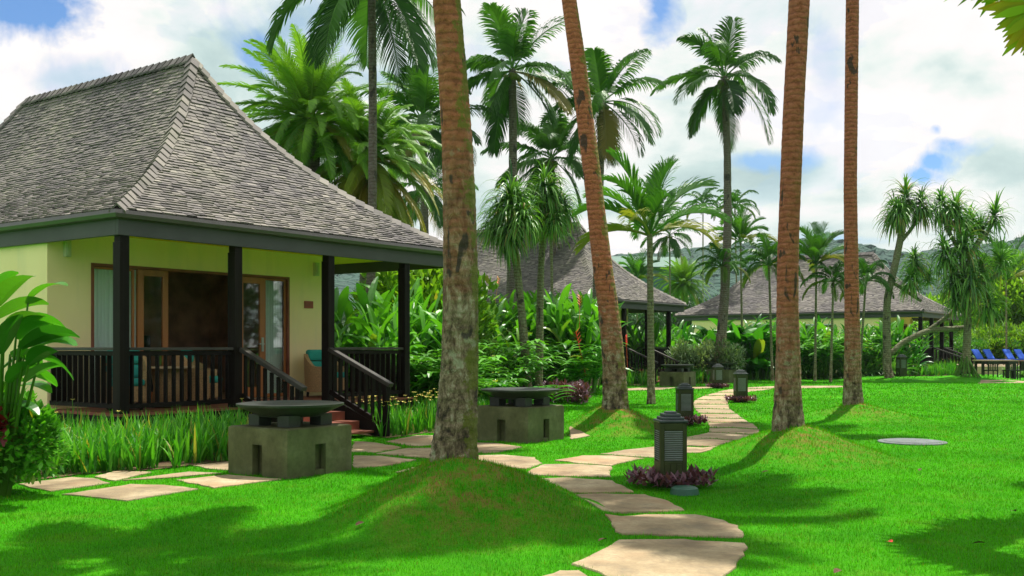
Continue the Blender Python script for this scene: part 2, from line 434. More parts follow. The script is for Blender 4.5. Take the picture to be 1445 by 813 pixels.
def mat_hill():
    m, nt, b, o = new_mat('forest_hill')
    co = objco(nt); v = N(nt, 'ShaderNodeTexVoronoi'); v.inputs['Scale'].default_value = .2; L(nt, co, v.inputs['Vector'])
    n = noise(nt, co, .02, 5, .6)
    c = ramp(nt, n, [(.3, (.010, .050, .036)), (.7, (.025, .085, .045))])
    c = mixc(nt, ramp(nt, v.outputs['Distance'], [(.1, 0.0), (.8, .5)]), c, (.008, .04, .035))
    L(nt, c, b.inputs['Base Color']); b.inputs['Roughness'].default_value = .95
    bump(nt, v.outputs['Distance'], .8, -6, b); MATS['forest_hill'] = m
mat_hill()

def mat_glass():
    m, nt, b, o = new_mat('window_glass')
    nt.nodes.remove(b)
    gl = N(nt, 'ShaderNodeBsdfGlossy'); gl.inputs['Roughness'].default_value = .03
    tr = N(nt, 'ShaderNodeBsdfTransparent'); tr.inputs[0].default_value = (.95, .98, .97, 1)
    fr = N(nt, 'ShaderNodeFresnel'); fr.inputs[0].default_value = 1.5
    mx = N(nt, 'ShaderNodeMixShader'); L(nt, mth(nt, 'ADD', fr.outputs[0], -.02), mx.inputs[0])
    L(nt, tr.outputs[0], mx.inputs[1]); L(nt, gl.outputs[0], mx.inputs[2]); L(nt, mx.outputs[0], o.inputs[0]); MATS['window_glass'] = m
    m, nt, b, o = new_mat('curtain_cloth')
    b.inputs['Base Color'].default_value = (.88, .95, .90, 1); b.inputs['Roughness'].default_value = .9; MATS['curtain_cloth'] = m
mat_glass()

# ------------------------------------------------------------------ ground
def build_ground():
    def axis(lo, hi, fine0, fine1, fs, grow):
        a = list(np.arange(fine0, fine1, fs)); s = fs; x = fine1
        while x < hi: a.append(x); s *= grow; x += s
        a.append(hi); s = fs; x = fine0; b = []
        while x > lo: s *= grow; x -= s; b.append(max(x, lo))
        return np.array(sorted(set(b+a)))
    xs = axis(-900, 900, -6, 9, .12, 1.12); ys = axis(-60, 1400, 4, 24, .12, 1.1)
    X, Y = np.meshgrid(xs, ys); Z = terr(X, Y)
    nx, ny = len(xs), len(ys)
    v = np.stack([X.ravel(), Y.ravel(), Z.ravel()], 1)
    i = np.arange((ny-1)*(nx-1)); r = i//(nx-1); c = i % (nx-1); a = r*nx+c
    f = np.stack([a, a+1, a+1+nx, a+nx], 1)
    me = bpy.data.meshes.new('ground'); me.from_pydata(v.tolist(), [], f.tolist())
    ca = me.color_attributes.new('tint', 'FLOAT_COLOR', 'POINT'); arr = np.zeros((len(v), 4), dtype=np.float32); arr[:, 3] = 1; arr[:, 0] = .5
    arr[:, 1] = dryness(v[:, 0], v[:, 1]); ca.data.foreach_set('color', arr.ravel())
    me.materials.append(MATS['lawn_turf']); me.polygons.foreach_set('use_smooth', [True]*len(me.polygons))
    o = bpy.data.objects.new('ground', me); COL.objects.link(o); tag(o, kind='structure')
def dryness(x, y):
    d = np.zeros_like(x)
    for (mx, my, rx, ry, h) in MOUNDS[:4]:
        q = np.sqrt(((x-mx-.1)/rx)**2+((y-my+.3)/ry)**2)
        d = np.maximum(d, np.clip(1.15-q*1.2, 0, 1)*min(1, h*2.2))
    for c, rr in TRUNK_XY: d = np.maximum(d, np.clip(2.2-np.sqrt((x-c[0])**2+(y-c[1])**2)/(rr*1.1), 0, 1))
    return d

# ------------------------------------------------------------------ paving
SLABS = [
 [(765,815),(790,806),(815,806),(850,822),(820,835),(765,835)],
 [(813,796),(875,760),(960,761),(1054,767),(1045,789),(1022,818),(960,826),(860,815)],
 [(856,731),(915,727),(976,727),(1010,732),(1040,744),(1054,761),(960,757),(874,754),(866,742)],
 [(779,700),(850,698),(911,699),(940,708),(967,722),(905,725),(847,727),(812,714)],
 [(746,677),(800,675),(861,679),(897,696),(830,697),(764,697),(752,688)],
 [(768,656),(815,656),(863,660),(859,674),(800,674),(743,672),(750,663)],
 [(785,651),(822,645),(862,645),(906,649),(861,659),(820,656)],
 [(849,643),(880,637),(925,631),(932,641),(921,648),(880,646)],
 [(928,640.5),(965,640.5),(1000,640),(1014,635),(970,632),(934,631.5)],
 [(934,630.5),(975,630.5),(1016,633.5),(1042,624.5),(1005,621),(966,620)],
 [(967,619.3),(1005,620),(1044,623.3),(1068,615.5),(1035,612.5),(1001,611)],
 [(1001,610),(1037,611.7),(1069,614),(1071,607.5),(1035,605),(1002,604.6)],
 [(1001,603.6),(1036,604),(1070,606),(1061,598.8),(1030,597.6),(999,597.4)],
 [(999,596.5),(1059,597.8),(1049,591.8),(995,591)],
 [(994,590),(1048,590.9),(1039,585),(988,584.6)],
 [(987,583.6),(1037,584),(1031,578.6),(981,578.2)],
 [(981,577.3),(1030,577.6),(1027,571.6),(978,571.2)],
 [(978,570.4),(1027,570.8),(1027,565.2),(981,565)],
 [(982,564.2),(1027,564.3),(1038,559.2),(993,559.4)],
 [(995,558.6),(1040,558.4),(1056,554.5),(1010,554.6)],
 [(1012,553.9),(1058,553.8),(1088,549.3),(1032,550)],
 [(1034,549.2),(1092,548.8),(1190,546.8),(1188,544.6),(1085,545.4)],
 [(1380,541.2),(1470,540.6),(1470,538.6),(1384,539)],
 [(872,549),(925,547),(960,547.5),(930,550.5),(880,551.5)],
 [(965,547),(1000,546.5),(1008,548.5),(975,550)],
 [(674,643.5),(710,643),(752,647),(766,655.5),(742,663),(700,659),(676,652)],
 [(671,626),(700,627),(738,632.5),(700,640),(669,640)],
 [(803,611),(832,616),(805,621)],
 [(501,623),(523,624),(569,632),(530,639),(495,638)],
 [(546,623.5),(587,615.5),(640,616),(640,627),(582,630)],
 [(533,641),(573,633),(650,632.5),(650,645),(606,647.5)],
 [(498,644),(537,644.5),(585,650),(544,659),(498,662)],
 [(25,684),(101,674.5),(134,676.5),(151,683.5),(70,695)],
 [(134,674),(161,666),(215,667),(188,674),(160,680)],
 [(91,699),(188,685),(235,686),(280,692.5),(178,709)],
 [(168,680),(268,666.5),(312,668),(235,676)],
 [(248,679),(322,670.5),(395,677),(302,690)],
 [(272,657),(322,651),(345,656),(324,664),(300,663)],
 [(560,668),(590,660),(640,661),(630,672)],
]
SLAB_GROUND = []
def build_slabs():
    R.seed(11)
    for pl in SLABS:
        pts = [gnd(*p) for p in pl]; cy = sum(p.y for p in pts)/len(pts); ky = .95 if len(SLAB_GROUND) < 8 else .97
        pts = [Vector((p.x, cy+(p.y-cy)*ky, 0)) for p in pts]
        # rounded irregular outline: subdivide and jitter
        q = []
        n = len(pts)
        for i in range(n):
            a, b = pts[i], pts[(i+1) % n]; L_ = (b-a).length; k = max(2, int(L_/.12))
            for j in range(k):
                t = j/k; p = a.lerp(b, t); jt = .016 if j else .03
                q.append(Vector((p.x+R.uniform(-jt, jt), p.y+R.uniform(-jt, jt), 0)))
        SLAB_GROUND.append(np.array([(p.x, p.y) for p in q]))
        cen = sum(q, Vector())/len(q); m = len(q)
        vs = [Vector((p.x, p.y, tz(p.x, p.y)+.014)) for p in q]+[Vector((p.x+(p.x-cen.x)*.008, p.y+(p.y-cen.y)*.008, tz(p.x, p.y)+.004)) for p in q]+[Vector((p.x, p.y, -.08)) for p in q]
        fs = [tuple(range(m))]
        for i in range(m):
            j = (i+1) % m; fs += [(i, i+m, j+m, j), (i+m, i+2*m, j+2*m, j+m)]
        a = sum(q[i].x*q[(i+1) % m].y-q[(i+1) % m].x*q[i].y for i in range(m))
        if a < 0: fs = [tuple(reversed(f)) for f in fs]
        mb = MB(); mb.add([v-cen*1 if False else v for v in vs], fs)
        o = mb.obj('path', 'paving_stone'); tag(o, kind='structure')

def inpoly(px, py, poly, grow=0):
    x, y = poly[:, 0], poly[:, 1]; inside = np.zeros(px.shape, bool); j = len(x)-1
    if px.size == 0: return inside
    for i in range(len(x)):
        c = ((y[i] > py) != (y[j] > py)) & (px < (x[j]-x[i])*(py-y[i])/(y[j]-y[i]+1e-12)+x[i])
        inside ^= c; j = i
    return inside

# regions where lawn grass does not grow (deck, planting bed)
TH = math.atan2(.813, .582); U = Vector((math.cos(TH), math.sin(TH), 0)); V = Vector((-math.sin(TH), math.cos(TH), 0))
C1 = Vector((-5.55, 14.45, 0))
def hl(x, y, z=0): return C1+U*x+V*y+Vector((0, 0, z))

def build_grass():
    rs = np.random.RandomState(3)
    vs_all = []; fs_all = []; cs_all = []; nv = 0
    bands = [(6.0, 8.5, 5200, .030, .0045), (8.5, 11, 3600, .032, .006), (11, 15, 2000, .034, .0085), (15, 21, 950, .036, .013), (21, 30, 380, .042, .022), (30, 46, 110, .05, .04)]
    for (d0, d1, dens, h, w) in bands:
        hx = 0.53
        A = (d1-d0)*2*hx*d1; n = int(A*dens)
        x = rs.uniform(-hx*d1, hx*d1, n); y = rs.uniform(d0, d1, n)
        k = np.abs(x) < hx*y+.1; x = x[k]; y = y[k]
        bad = np.zeros(x.shape, bool)
        for poly in SLAB_GROUND:
            if poly[:, 1].max() < d0 or poly[:, 1].min() > d1: continue
            c = poly.mean(0); pp = c+(poly-c)*.975
            m = (x > pp[:, 0].min()) & (x < pp[:, 0].max()) & (y > pp[:, 1].min()) & (y < pp[:, 1].max())
            idx = np.where(m)[0]
            bad[idx[inpoly(x[idx], y[idx], pp)]] = True
        # bed + house footprint
        lx = (x-C1.x)*U.x+(y-C1.y)*U.y; ly = (x-C1.x)*V.x+(y-C1.y)*V.y
        bad |= (lx > -1) & (lx < 7) & (ly > 0)
        for cc, rr in TRUNK_XY: bad |= ((x-cc[0])**2+(y-cc[1])**2) < rr**2
        x = x[~bad]; y = y[~bad]
        dr = dryness(x, y); pn = np.sin(x*7+np.cos(y*5)*2)*np.sin(y*6.3+np.sin(x*4.1)*2)
        # thin patches on the mounds
        keep = rs.rand(len(x)) > np.where(dr > .9, .6, dr*np.clip(.15+pn*.5, 0, .6))
        x = x[keep]; y = y[keep]; dr = dr[keep]; pn = pn[keep]; n = len(x)
        z = terr(x, y)-.004
        az = rs.uniform(0, 2*np.pi, n); lean = rs.uniform(.1, .9, n); hh = h*rs.uniform(.55, 1.3, n)*(1+.25*pn+dr*.7)
        wa = az+rs.uniform(.8, 2.2, n); ww = w*rs.uniform(.7, 1.3, n)/2
        dx = np.cos(az)*np.sin(lean)*hh; dy = np.sin(az)*np.sin(lean)*hh; dz = np.cos(lean)*hh
        a = np.stack([x-np.cos(wa)*ww, y-np.sin(wa)*ww, z], 1); b = np.stack([x+np.cos(wa)*ww, y+np.sin(wa)*ww, z], 1)
        t = np.stack([x+dx, y+dy, z+dz], 1)
        v = np.stack([a, b, t], 1).reshape(-1, 3)
        vs_all.append(v); fs_all.append(np.arange(n*3)+nv); nv += n*3
        c = np.zeros((n, 4), np.float32); c[:, 0] = rs.rand(n); c[:, 1] = np.where(rs.rand(n) < .02+dr*.42, rs.uniform(.4, 1, n), 0); c[:, 3] = 1
        cs_all.append(np.repeat(c, 3, 0))
    v = np.concatenate(vs_all).astype(np.float32); f = np.concatenate(fs_all).astype(np.int32); c = np.concatenate(cs_all)
    me = bpy.data.meshes.new('grass'); me.vertices.add(len(v)); me.vertices.foreach_set('co', v.ravel())
    me.loops.add(len(f)); me.loops.foreach_set('vertex_index', f)
    nf = len(f)//3; me.polygons.add(nf); me.polygons.foreach_set('loop_start', np.arange(nf, dtype=np.int32)*3)
    try: me.polygons.foreach_set('loop_total', np.full(nf, 3, dtype=np.int32))
    except Exception: pass
    me.update(calc_edges=True)
    ca = me.color_attributes.new('tint', 'FLOAT_COLOR', 'POINT'); ca.data.foreach_set('color', c.ravel())
    me.materials.append(MATS['grass_blade'])
    o = bpy.data.objects.new('grass', me); COL.objects.link(o)
    tag(o, 'short bright green mown lawn grass covering the garden and its mounds', 'grass', kind='stuff')
    print('blades', nf)

# ------------------------------------------------------------------ bungalow
W_ = 7.55; LN = 12.5; EZ = 3.45; AZ = 6.95; HB = W_/2; FB = 3.3
def zprof(s): return EZ+(AZ-EZ)*(.60*s+.40*s**3.2)
def build_bungalow():
    root = empty('bungalow', C1, TH)
    # --- roof of shingles
    R.seed(5); mb = MB()
    ncourse = 56
    # course parameters spaced evenly along the slope
    S = [0]; ss = np.linspace(0, 1, 401); zz = np.array([zprof(s) for s in ss]); ln = np.concatenate([[0], np.cumsum(np.sqrt((np.diff(ss)*3.5)**2+np.diff(zz)**2))])
    cs = np.interp(np.linspace(0, ln[-1], ncourse+1), ln, ss)
    def pt(side, s, a):
        """side 0 front,1 right,2 back,3 left; a = 0..1 along the course"""
        x0, x1, y0, y1 = HB*s, W_-HB*s, FB*s, LN-FB*s
        z = zprof(s)
        if side == 0: return Vector((x0+(x1-x0)*a, y0, z))
        if side == 1: return Vector((x1, y0+(y1-y0)*a, z))
        if side == 2: return Vector((x1+(x0-x1)*a, y1, z))
        return Vector((x0, y1+(y0-y1)*a, z))
    nrm2 = [Vector((0, -1, 0)), Vector((1, 0, 0)), Vector((0, 1, 0)), Vector((-1, 0, 0))]
    for side in range(4):
        for i in range(ncourse):
            s0, s1 = cs[i], min(1, cs[i+1]+(cs[i+1]-cs[i])*.35)
            L0 = (pt(side, s0, 1)-pt(side, s0, 0)).length
            n = max(1, int(L0/.145)); ed = [0]
            for k in range(n-1): ed.append((k+1+R.uniform(-.3, .3)+(.5 if i % 2 else 0)*(1 if 0 < k+1 < n else 0)*.5)/n)
            ed.append(1); ed = sorted(min(1, max(0, e)) for e in ed)
            sl = (pt(side, s1, .5)-pt(side, s0, .5)).normalized()
            tang = (pt(side, s0, 1)-pt(side, s0, 0)).normalized(); nn = tang.cross(sl)
            if nn.z < 0: nn = -nn
            for a0, a1 in zip(ed[:-1], ed[1:]):
                if a1-a0 < 1e-3: continue
                lift = .026+R.uniform(-.008, .010); g = .004/L0 if L0 > 0 else 0; drop = R.uniform(-.014, .014)
                p0 = pt(side, s0, a0+g)+nn*lift-sl*drop; p1 = pt(side, s0, a1-g)+nn*lift-sl*drop
                w0 = (pt(side, s0, a0)-pt(side, s0, 0)).length; w1 = (pt(side, s0, a1)-pt(side, s0, 0)).length
                b0 = pt(side, s0, 0); b1 = pt(side, s1, 0); inset = (b1-b0).dot(tang)
                L1 = (pt(side, s1, 1)-b1).length
                q0 = b1+tang*min(max(w0-inset, 0), L1)+nn*.003; q1 = b1+tang*min(max(w1-inset, 0), L1)+nn*.003
                bb0 = p0-nn*(lift*.9); bb1 = p1-nn*(lift*.9)
                t = R.random(); t = min(1, max(0, R.gauss(.45, .14)))
                mb.add([p0, p1, q1, q0, bb0, bb1], [(0, 1, 2, 3), (4, 5, 1, 0), (4, 0, 3), (5, 2, 1)], (t, 0))
    # deck under the shingles
    for side in range(4):
        prev = None
        for s in np.linspace(0, 1, 12):
            a, b = pt(side, s, 0)-Vector((0, 0, .03)), pt(side, s, 1)-Vector((0, 0, .03))
            if prev: mb.add([prev[0], prev[1], b, a], [(0, 1, 2, 3)], (.1, 0))
            prev = (a, b)
    roof = mb.obj('roof', 'shingle', root)
    cap = MB()
    hips = [[Vector((HB*s, FB*s, zprof(s))) for s in np.linspace(0, 1, 60)], [Vector((W_-HB*s, FB*s, zprof(s))) for s in np.linspace(0, 1, 60)],
            [Vector((HB*s, LN-FB*s, zprof(s))) for s in np.linspace(0, 1, 60)], [Vector((W_-HB*s, LN-FB*s, zprof(s))) for s in np.linspace(0, 1, 60)],
            [Vector((HB, FB+(LN-2*FB)*s, AZ+.03)) for s in np.linspace(0, 1, 40)]]
    for hi, h in enumerate(hips):
        d = [0]
        for a, b in zip(h[:-1], h[1:]): d.append(d[-1]+(b-a).length)
        tot = d[-1]; n = int(tot/.20)
        for k in range(n):
            def at(x):
                j = int(np.searchsorted(d, x, side='right'))-1; j = max(0, min(len(h)-2, j)); return h[j].lerp(h[j+1], (x-d[j])/(d[j+1]-d[j]))
            a = at(tot*k/n); b = at(min(tot, tot*(k+1.35)/n)); dr = (b-a).normalized()
            sd = dr.cross(UP).normalized(); nn = sd.cross(dr)
            if nn.z < 0: nn = -nn
            w = .12+R.uniform(-.012, .012); t = (.25 if hi < 4 else .0)+R.random()*.4+(.2 if hi == 1 else 0)
            for s in (-1, 1):
                lo = Vector((0, 0, -.085 if hi < 4 else -.13))
                o1 = a+nn*.085; o2 = b+nn*.05; e1 = a+sd*s*w+lo+nn*.055; e2 = b+sd*s*w+lo+nn*.02
                th = nn*.035
                vs = [o1, e1, e2, o2, o1-th, e1-th, e2-th, o2-th]
                cap.add(vs, [(0, 1, 2, 3), (4, 7, 6, 5), (0, 4, 5, 1), (1, 5, 6, 2), (2, 6, 7, 3)], (t, 0))
    cap.obj('ridge_cap', 'shingle', roof)
    # --- fascia, gutter, ceiling
    fz0, fz1 = 3.09, 3.40; fb = MB(); t_ = .06; i_ = .04
    fb.box(i_, W_-i_, i_, i_+t_, fz0, fz1); fb.box(i_, W_-i_, LN-i_-t_, LN-i_, fz0, fz1)
    fb.box(i_, i_+t_, i_+t_+.002, LN-i_-t_-.002, fz0, fz1); fb.box(W_-i_-t_, W_-i_, i_+t_+.002, LN-i_-t_-.002, fz0, fz1)
    fb.obj('fascia', 'fascia_paint', root, bev=.006)
    gm = MB(); gz = 3.36
    prof = [(-.075, .075), (-.085, .02), (-.06, -.03), (0, -.045), (.035, -.03)]
    def gut(a, b, out):
        a = Vector(a); b = Vector(b); out = Vector(out); vs = []; fs = []
        d = (b-a).normalized()
        for e, sg in ((a, -1), (b, 1)):
            for (o_, z_) in prof: vs.append(e+out*(-o_)+d*sg*max(0, -o_)+Vector((0, 0, z_)))
        k = len(prof)
        for i in range(k-1): fs.append((i, i+1, i+1+k, i+k))
        gm.add(vs, fs)
    gut((0, 0, gz), (W_, 0, gz), (0, -1, 0)); gut((W_, 0, gz), (W_, LN, gz), (1, 0, 0)); gut((W_, LN, gz), (0, LN, gz), (0, 1, 0)); gut((0, LN, gz), (0, 0, gz), (-1, 0, 0))
    g = gm.obj('gutter', 'gutter_paint', root); sm = g.modifiers.new('s', 'SOLIDIFY'); sm.thickness = .006
    cm = MB(); cm.box(.11, W_-.11, .11, LN-.11, 3.30, 3.33); cm.obj('ceiling', 'ceiling_paint', root)
    # --- walls, with the wide glazed opening
    FY = 2.0; wx0, wx1 = .12, 5.85; wb = 11.6
    o0, o1, oh = .85, 5.0, 2.84; dz = .55; tk = .18
    wm = MB()
    wm.box(wx0, o0, FY, FY+tk, 0, 3.298); wm.box(o1, wx1, FY, FY+tk, 0, 3.298); wm.box(o0, o1, FY, FY+tk, oh, 3.298); wm.box(o0, o1, FY, FY+tk, 0, dz)
    wm.box(wx1-tk, wx1, FY+tk, wb, 0, 3.298); wm.box(wx0, wx1, wb-tk, wb, 0, 3.298) 
    # left side wall with a window hole
    a0, a1 = 4.2, 5.6
    wm.box(wx0, wx0+tk, FY+tk, a0, 0, 3.298); wm.box(wx0, wx0+tk, a1, wb-tk, 0, 3.298); wm.box(wx0, wx0+tk, a0, a1, 0, 1.3); wm.box(wx0, wx0+tk, a0, a1, 2.75, 3.298)
    wm.obj('wall', 'wall_paint', root)
    sf = MB()
    for (p, q) in (((wx0-.03, a0-.05), (wx0+.08, a0+.02)), ((wx0-.03, a1-.02), (wx0+.08, a1+.05))): sf.box(p[0], q[0], p[1], q[1], 1.25, 2.80)
    sf.box(wx0-.03, wx0+.08, a0+.02, a1-.02, 1.25, 1.32); sf.box(wx0-.03, wx0+.08, a0+.02, a1-.02, 2.73, 2.80)
    w1 = sf.obj('window', 'white_frame', root)
    pn = MB(); pn.box(wx0+.03, wx0+.04, a0+.02, a1-.02, 1.32, 2.73); pn.obj('pane', 'window_glass', w1)
    # interior room
    rm = MB(); ry = 5.2
    rm.box(wx0+tk, wx1-tk, ry, ry+.05, dz, 3.295); rm.box(wx0+tk+.002, wx0+tk+.03, FY+tk, ry, dz, 3.295); rm.box(wx1-tk-.03, wx1-tk-.002, FY+tk, ry, dz, 3.295)
    rm.box(wx0+tk, wx1-tk, FY+tk, ry, dz-.02, dz+.004)
    rm.obj('room', 'room_dark', root)
    # --- glazing: fixed curtained lights at both ends, one folded leaf, one door leaf
    def panel(name, x0, x1, y, fw, par=None, fm='orange_timber'):
        m = MB(); z0, z1 = dz+.02, oh-.05
        m.box(x0, x0+fw, y, y+.05, z0, z1); m.box(x1-fw, x1, y, y+.05, z0, z1); m.box(x0+fw, x1-fw, y, y+.05, z1-fw, z1); m.box(x0+fw, x1-fw, y, y+.05, z0, z0+fw*1.7)
        o = m.obj(name, fm, par or root, bev=.004)
        p = MB(); p.box(x0+fw, x1-fw, y+.022, y+.028, z0+fw*1.7, z1-fw); p.obj('pane', 'window_glass', o)
        return o
    fr = MB(); fr.box(o0, o0+.045, FY-.012, FY+.14, dz, oh); fr.box(o1-.045, o1, FY-.012, FY+.14, dz, oh); fr.box(o0+.045, o1-.045, FY-.012, FY+.14, oh-.045, oh)
    fr.obj('door_frame', 'red_timber', root)
    def curtain(x0, x1, par):
        m = MB(); n = 60; vs = []
        for k in range(n+1):
            x = x0+(x1-x0)*k/n; y = FY+.11+.028*math.sin(k*1.25)+.01*math.sin(k*.4)
            vs += [(x, y, dz+.03), (x+.004*math.sin(k), y, oh-.06)]
        m.add(vs, [(2*k, 2*k+2, 2*k+3, 2*k+1) for k in range(n)]); m.obj('curtain', 'curtain_cloth', par, smooth=True)
    wa = panel('window', o0+.05, 1.66, FY+.04, .035); curtain(o0+.07, 1.72, wa)
    panel('door', 1.70, 2.28, FY-.01, .105)
    d2 = panel('door', 3.78, 4.40, FY+.00, .115)
    h = MB(); h.box(4.31, 4.36, FY-.02, FY, 1.42, 1.68); h.beam((4.335, FY-.06, 1.56), (4.22, FY-.06, 1.56), .02, .02); h.beam((4.335, FY-.02, 1.56), (4.335, FY-.06, 1.56), .02, .02); h.obj('handle', 'steel', d2)
    wc = panel('window', 4.42, o1-.05, FY+.04, .035); curtain(4.44, o1-.06, wc)
    # name plate, wall lights
    m = MB(); m.box(5.38, 5.60, FY-.025, FY-.001, 2.26, 2.40); m.obj('plate', 'sign_rust', root, bev=.004)
    for x in (.42, 5.66):
        m = MB(); m.box(x-.045, x+.045, FY-.09, FY-.001, 2.9, 3.16); m.box(x-.03, x+.03, FY-.11, FY-.09, 2.93, 3.10); m.obj('wall_lamp', 'lamp_glass', root, bev=.008)
    # --- deck
    dx0, dx1, dy0 = .05, 6.35, .02
    m = MB(); n = 17; bw = (FY-dy0)/n
    for k in range(n): m.box(dx0, dx1, dy0+k*bw+.003, dy0+(k+1)*bw-.003, dz-.035, dz-.003+R.uniform(-.001, .001))
    m.obj('deck', 'red_timber', root)
    m = MB(); m.box(dx0+.01, dx1-.01, dy0+.03, dy0+.07, .24, dz-.04); m.box(dx0+.01, dx0+.05, dy0+.07, FY-.01, .24, dz-.04); m.box(dx1-.05, dx1-.01, dy0+.07, FY-.01, .24, dz-.04)
    for x in (.2, 1.5, 2.9, 4.3, 6.2): m.box(x-.06, x+.06, .14, .26, -.1, .24); m.box(x-.06, x+.06, 1.6, 1.72, -.1, .24)
    m.obj('deck_base', 'dark_timber', root)
    posts = [.17, 2.20, 4.23, 6.22]; py = .15; pw = .075
    for x in posts:
        m = MB(); m.box(x-pw, x+pw, py-pw, py+pw, dz-.002, 3.298); m.box(x-pw-.012, x-pw*.4, py-pw-.012, py+pw+.012, dz, 3.0); m.obj('post', 'dark_timber', root, bev=.006)
    rt = dz+.955
    def rail(a, b, name='railing'):
        a = Vector(a); b = Vector(b); d = (b-a); ln_ = d.length; dn = d.normalized(); m = MB()
        m.beam(a+Vector((0, 0, .10)), b+Vector((0, 0, .10)), .045, .07); m.beam(a+Vector((0, 0, .86)), b+Vector((0, 0, .86)), .045, .07)
        n = int(ln_/.135)
        for k in range(n):
            p = a+dn*(ln_*(k+.5)/n); hd = Vector((dn.x, dn.y, 0)).normalized()
            m.beam(p+Vector((0, 0, .12)), p+Vector((0, 0, .84)), .030 if abs(hd.y) > .5 else .072, .072 if abs(hd.y) > .5 else .030, up=Vector((1, 0, 0)))
        o = m.obj(name, 'dark_timber', root, bev=.004)
        c = MB(); c.beam(a+Vector((0, 0, .925)), b+Vector((0, 0, .925)), .12, .045); c.obj('handrail', 'rail_cap_timber', o, bev=.006)
    g = pw+.015
    rail((posts[0]+g, py, dz), (posts[1]-g, py, dz)); rail((posts[0], py+g, dz), (posts[0], FY-.01, dz))
    rail((posts[2]+g, py, dz), (posts[3]-g, py, dz)); rail((posts[3], py+g, dz), (posts[3], FY+.3, dz))
    # --- stairs with sloping railings
    sx0, sx1 = posts[1]+.05, posts[2]-.05
    m = MB(); st = .34
    for k in range(3):
        z = dz-.155*(k+1)*.95; m.box(sx0+.05, sx1-.05, dy0-st*(k+1)-.03, dy0-st*k-.004, z-.04, z)
        m.box(sx0+.05, sx1-.05, dy0-st*k-.030, dy0-st*k-.006, z+.003, z+.110)
    m.obj('stair_treads', 'red_timber', root, bev=.004)
    for x in (sx0, sx1):
        m = MB(); a = Vector((x, dy0-.02, dz-.06)); b = Vector((x, dy0-1.2, .05))
        m.beam(a, b, .05, .22); m.obj('stringer', 'dark_timber', root)
        a = Vector((x, .06, dz)); b = Vector((x, -1.22, dz-.55)); m = MB(); dn = (b-a).normalized()
        m.beam(a+Vector((0, 0, .18)), b+Vector((0, 0, .18)), .045, .09)
        for k in range(8):
            p = a.lerp(b, (k+.6)/8.4); m.beam(p+Vector((0, 0, .20)), p+Vector((0, 0, .86)), .035, .06, up=Vector((1, 0, 0)))
        m.box(x-.045, x+.045, -1.30, -1.21, -.05, .90)
        o = m.obj('railing', 'dark_timber', root, bev=.004)
        c = MB(); c.beam(a+Vector((0, 0, .915))+dn*-.0, b+Vector((0, 0, .93))+dn*.16, .11, .07); c.obj('handrail', 'rail_cap_timber', o, bev=.008)
    return root

def wicker_chair(x, y, ang, label, group):
    root = empty('wicker_armchair', hl(x, y, .553), TH+ang, label, 'armchair', group)
    m = MB(); n = 24; ro, ri = .36, .31
    vs = []; fs = []
    def hgt(a):  # higher at the back
        c = -math.cos(a); return .58+.24*max(0, min(1, (c+.25)*1.2))
    N_ = 28
    for k in range(N_+1):
        a = rad(50)+rad(260)*k/N_   # opening towards +y? a measured from front
        x_, y_ = math.sin(a), -math.cos(a)
        h = hgt(a)
        vs += [(ro*x_, ro*y_, .10), (ro*x_*1.06, ro*y_*1.06, h), (ri*x_, ri*y_, h), (ri*x_, ri*y_, .10)]
    for k in range(N_):
        b = 4*k
        for j in range(4): fs.append((b+j, b+(j+1) % 4, b+4+(j+1) % 4, b+4+j))
    fs += [(0, 3, 2, 1), (4*N_, 4*N_+1, 4*N_+2, 4*N_+3)]
    m.add(vs, fs); m.obj('body', 'wicker', root)
    s = MB(); s.box(-.27, .27, -.34, .25, .12, .36); s.obj('seat', 'wicker', root, bev=.02)
    c = MB(); c.box(-.26, .26, -.35, .20, .363, .47); c.obj('cushion', 'teal_fabric', root, bev=.04)
    c = MB(); c.box(-.26, .26, .12, .25, .475, .68); c.box(-.26, .26, .12, .25, .69, .90); c.obj('cushion', 'teal_fabric', root, bev=.045)
    for sx in (-1, 1):
        for sy in (-1, 1):
            l = MB(); l.tube([(sx*.22, sy*.22, 0), (sx*.21, sy*.21, .13)], [.025, .025], 8); l.obj('leg', 'dark_timber', root)
    return root

def wicker_table(x, y):
    root = empty('wicker_table', hl(x, y, .553), TH, 'round wicker table among the armchairs behind the porch railing', 'table')
    m = MB(); m.lathe([(.001, .02), (.24, .02), (.20, .3), (.24, .60), (.001, .60)], 24); m.obj('base', 'wicker', root, True)
    m = MB(); m.lathe([(.001, .605), (.40, .605), (.42, .62), (.40, .64), (.001, .64)], 32); m.obj('tabletop', 'sand_timber', root)

def tv_cabinet():
    r = empty('cabinet', hl(3.4, 4.75, .556), TH, 'low dark cabinet inside the room of the first bungalow', 'cabinet')
    m = MB(); m.box(-.6, .6, -.22, .22, .02, .55); m.obj('body', 'black_plastic', r)
    r = empty('television', hl(3.4, 4.75, 1.11), TH, 'black television standing on the low cabinet inside the room', 'television')
    m = MB(); m.box(-.45, .45, -.03, .03, .08, .62); m.obj('screen', 'black_plastic', r, bev=.01)
    m = MB(); m.box(-.18, .18, -.1, .1, 0, .02); m.box(-.04, .04, -.02, .02, .02, .09); m.obj('stand', 'black_plastic', r)

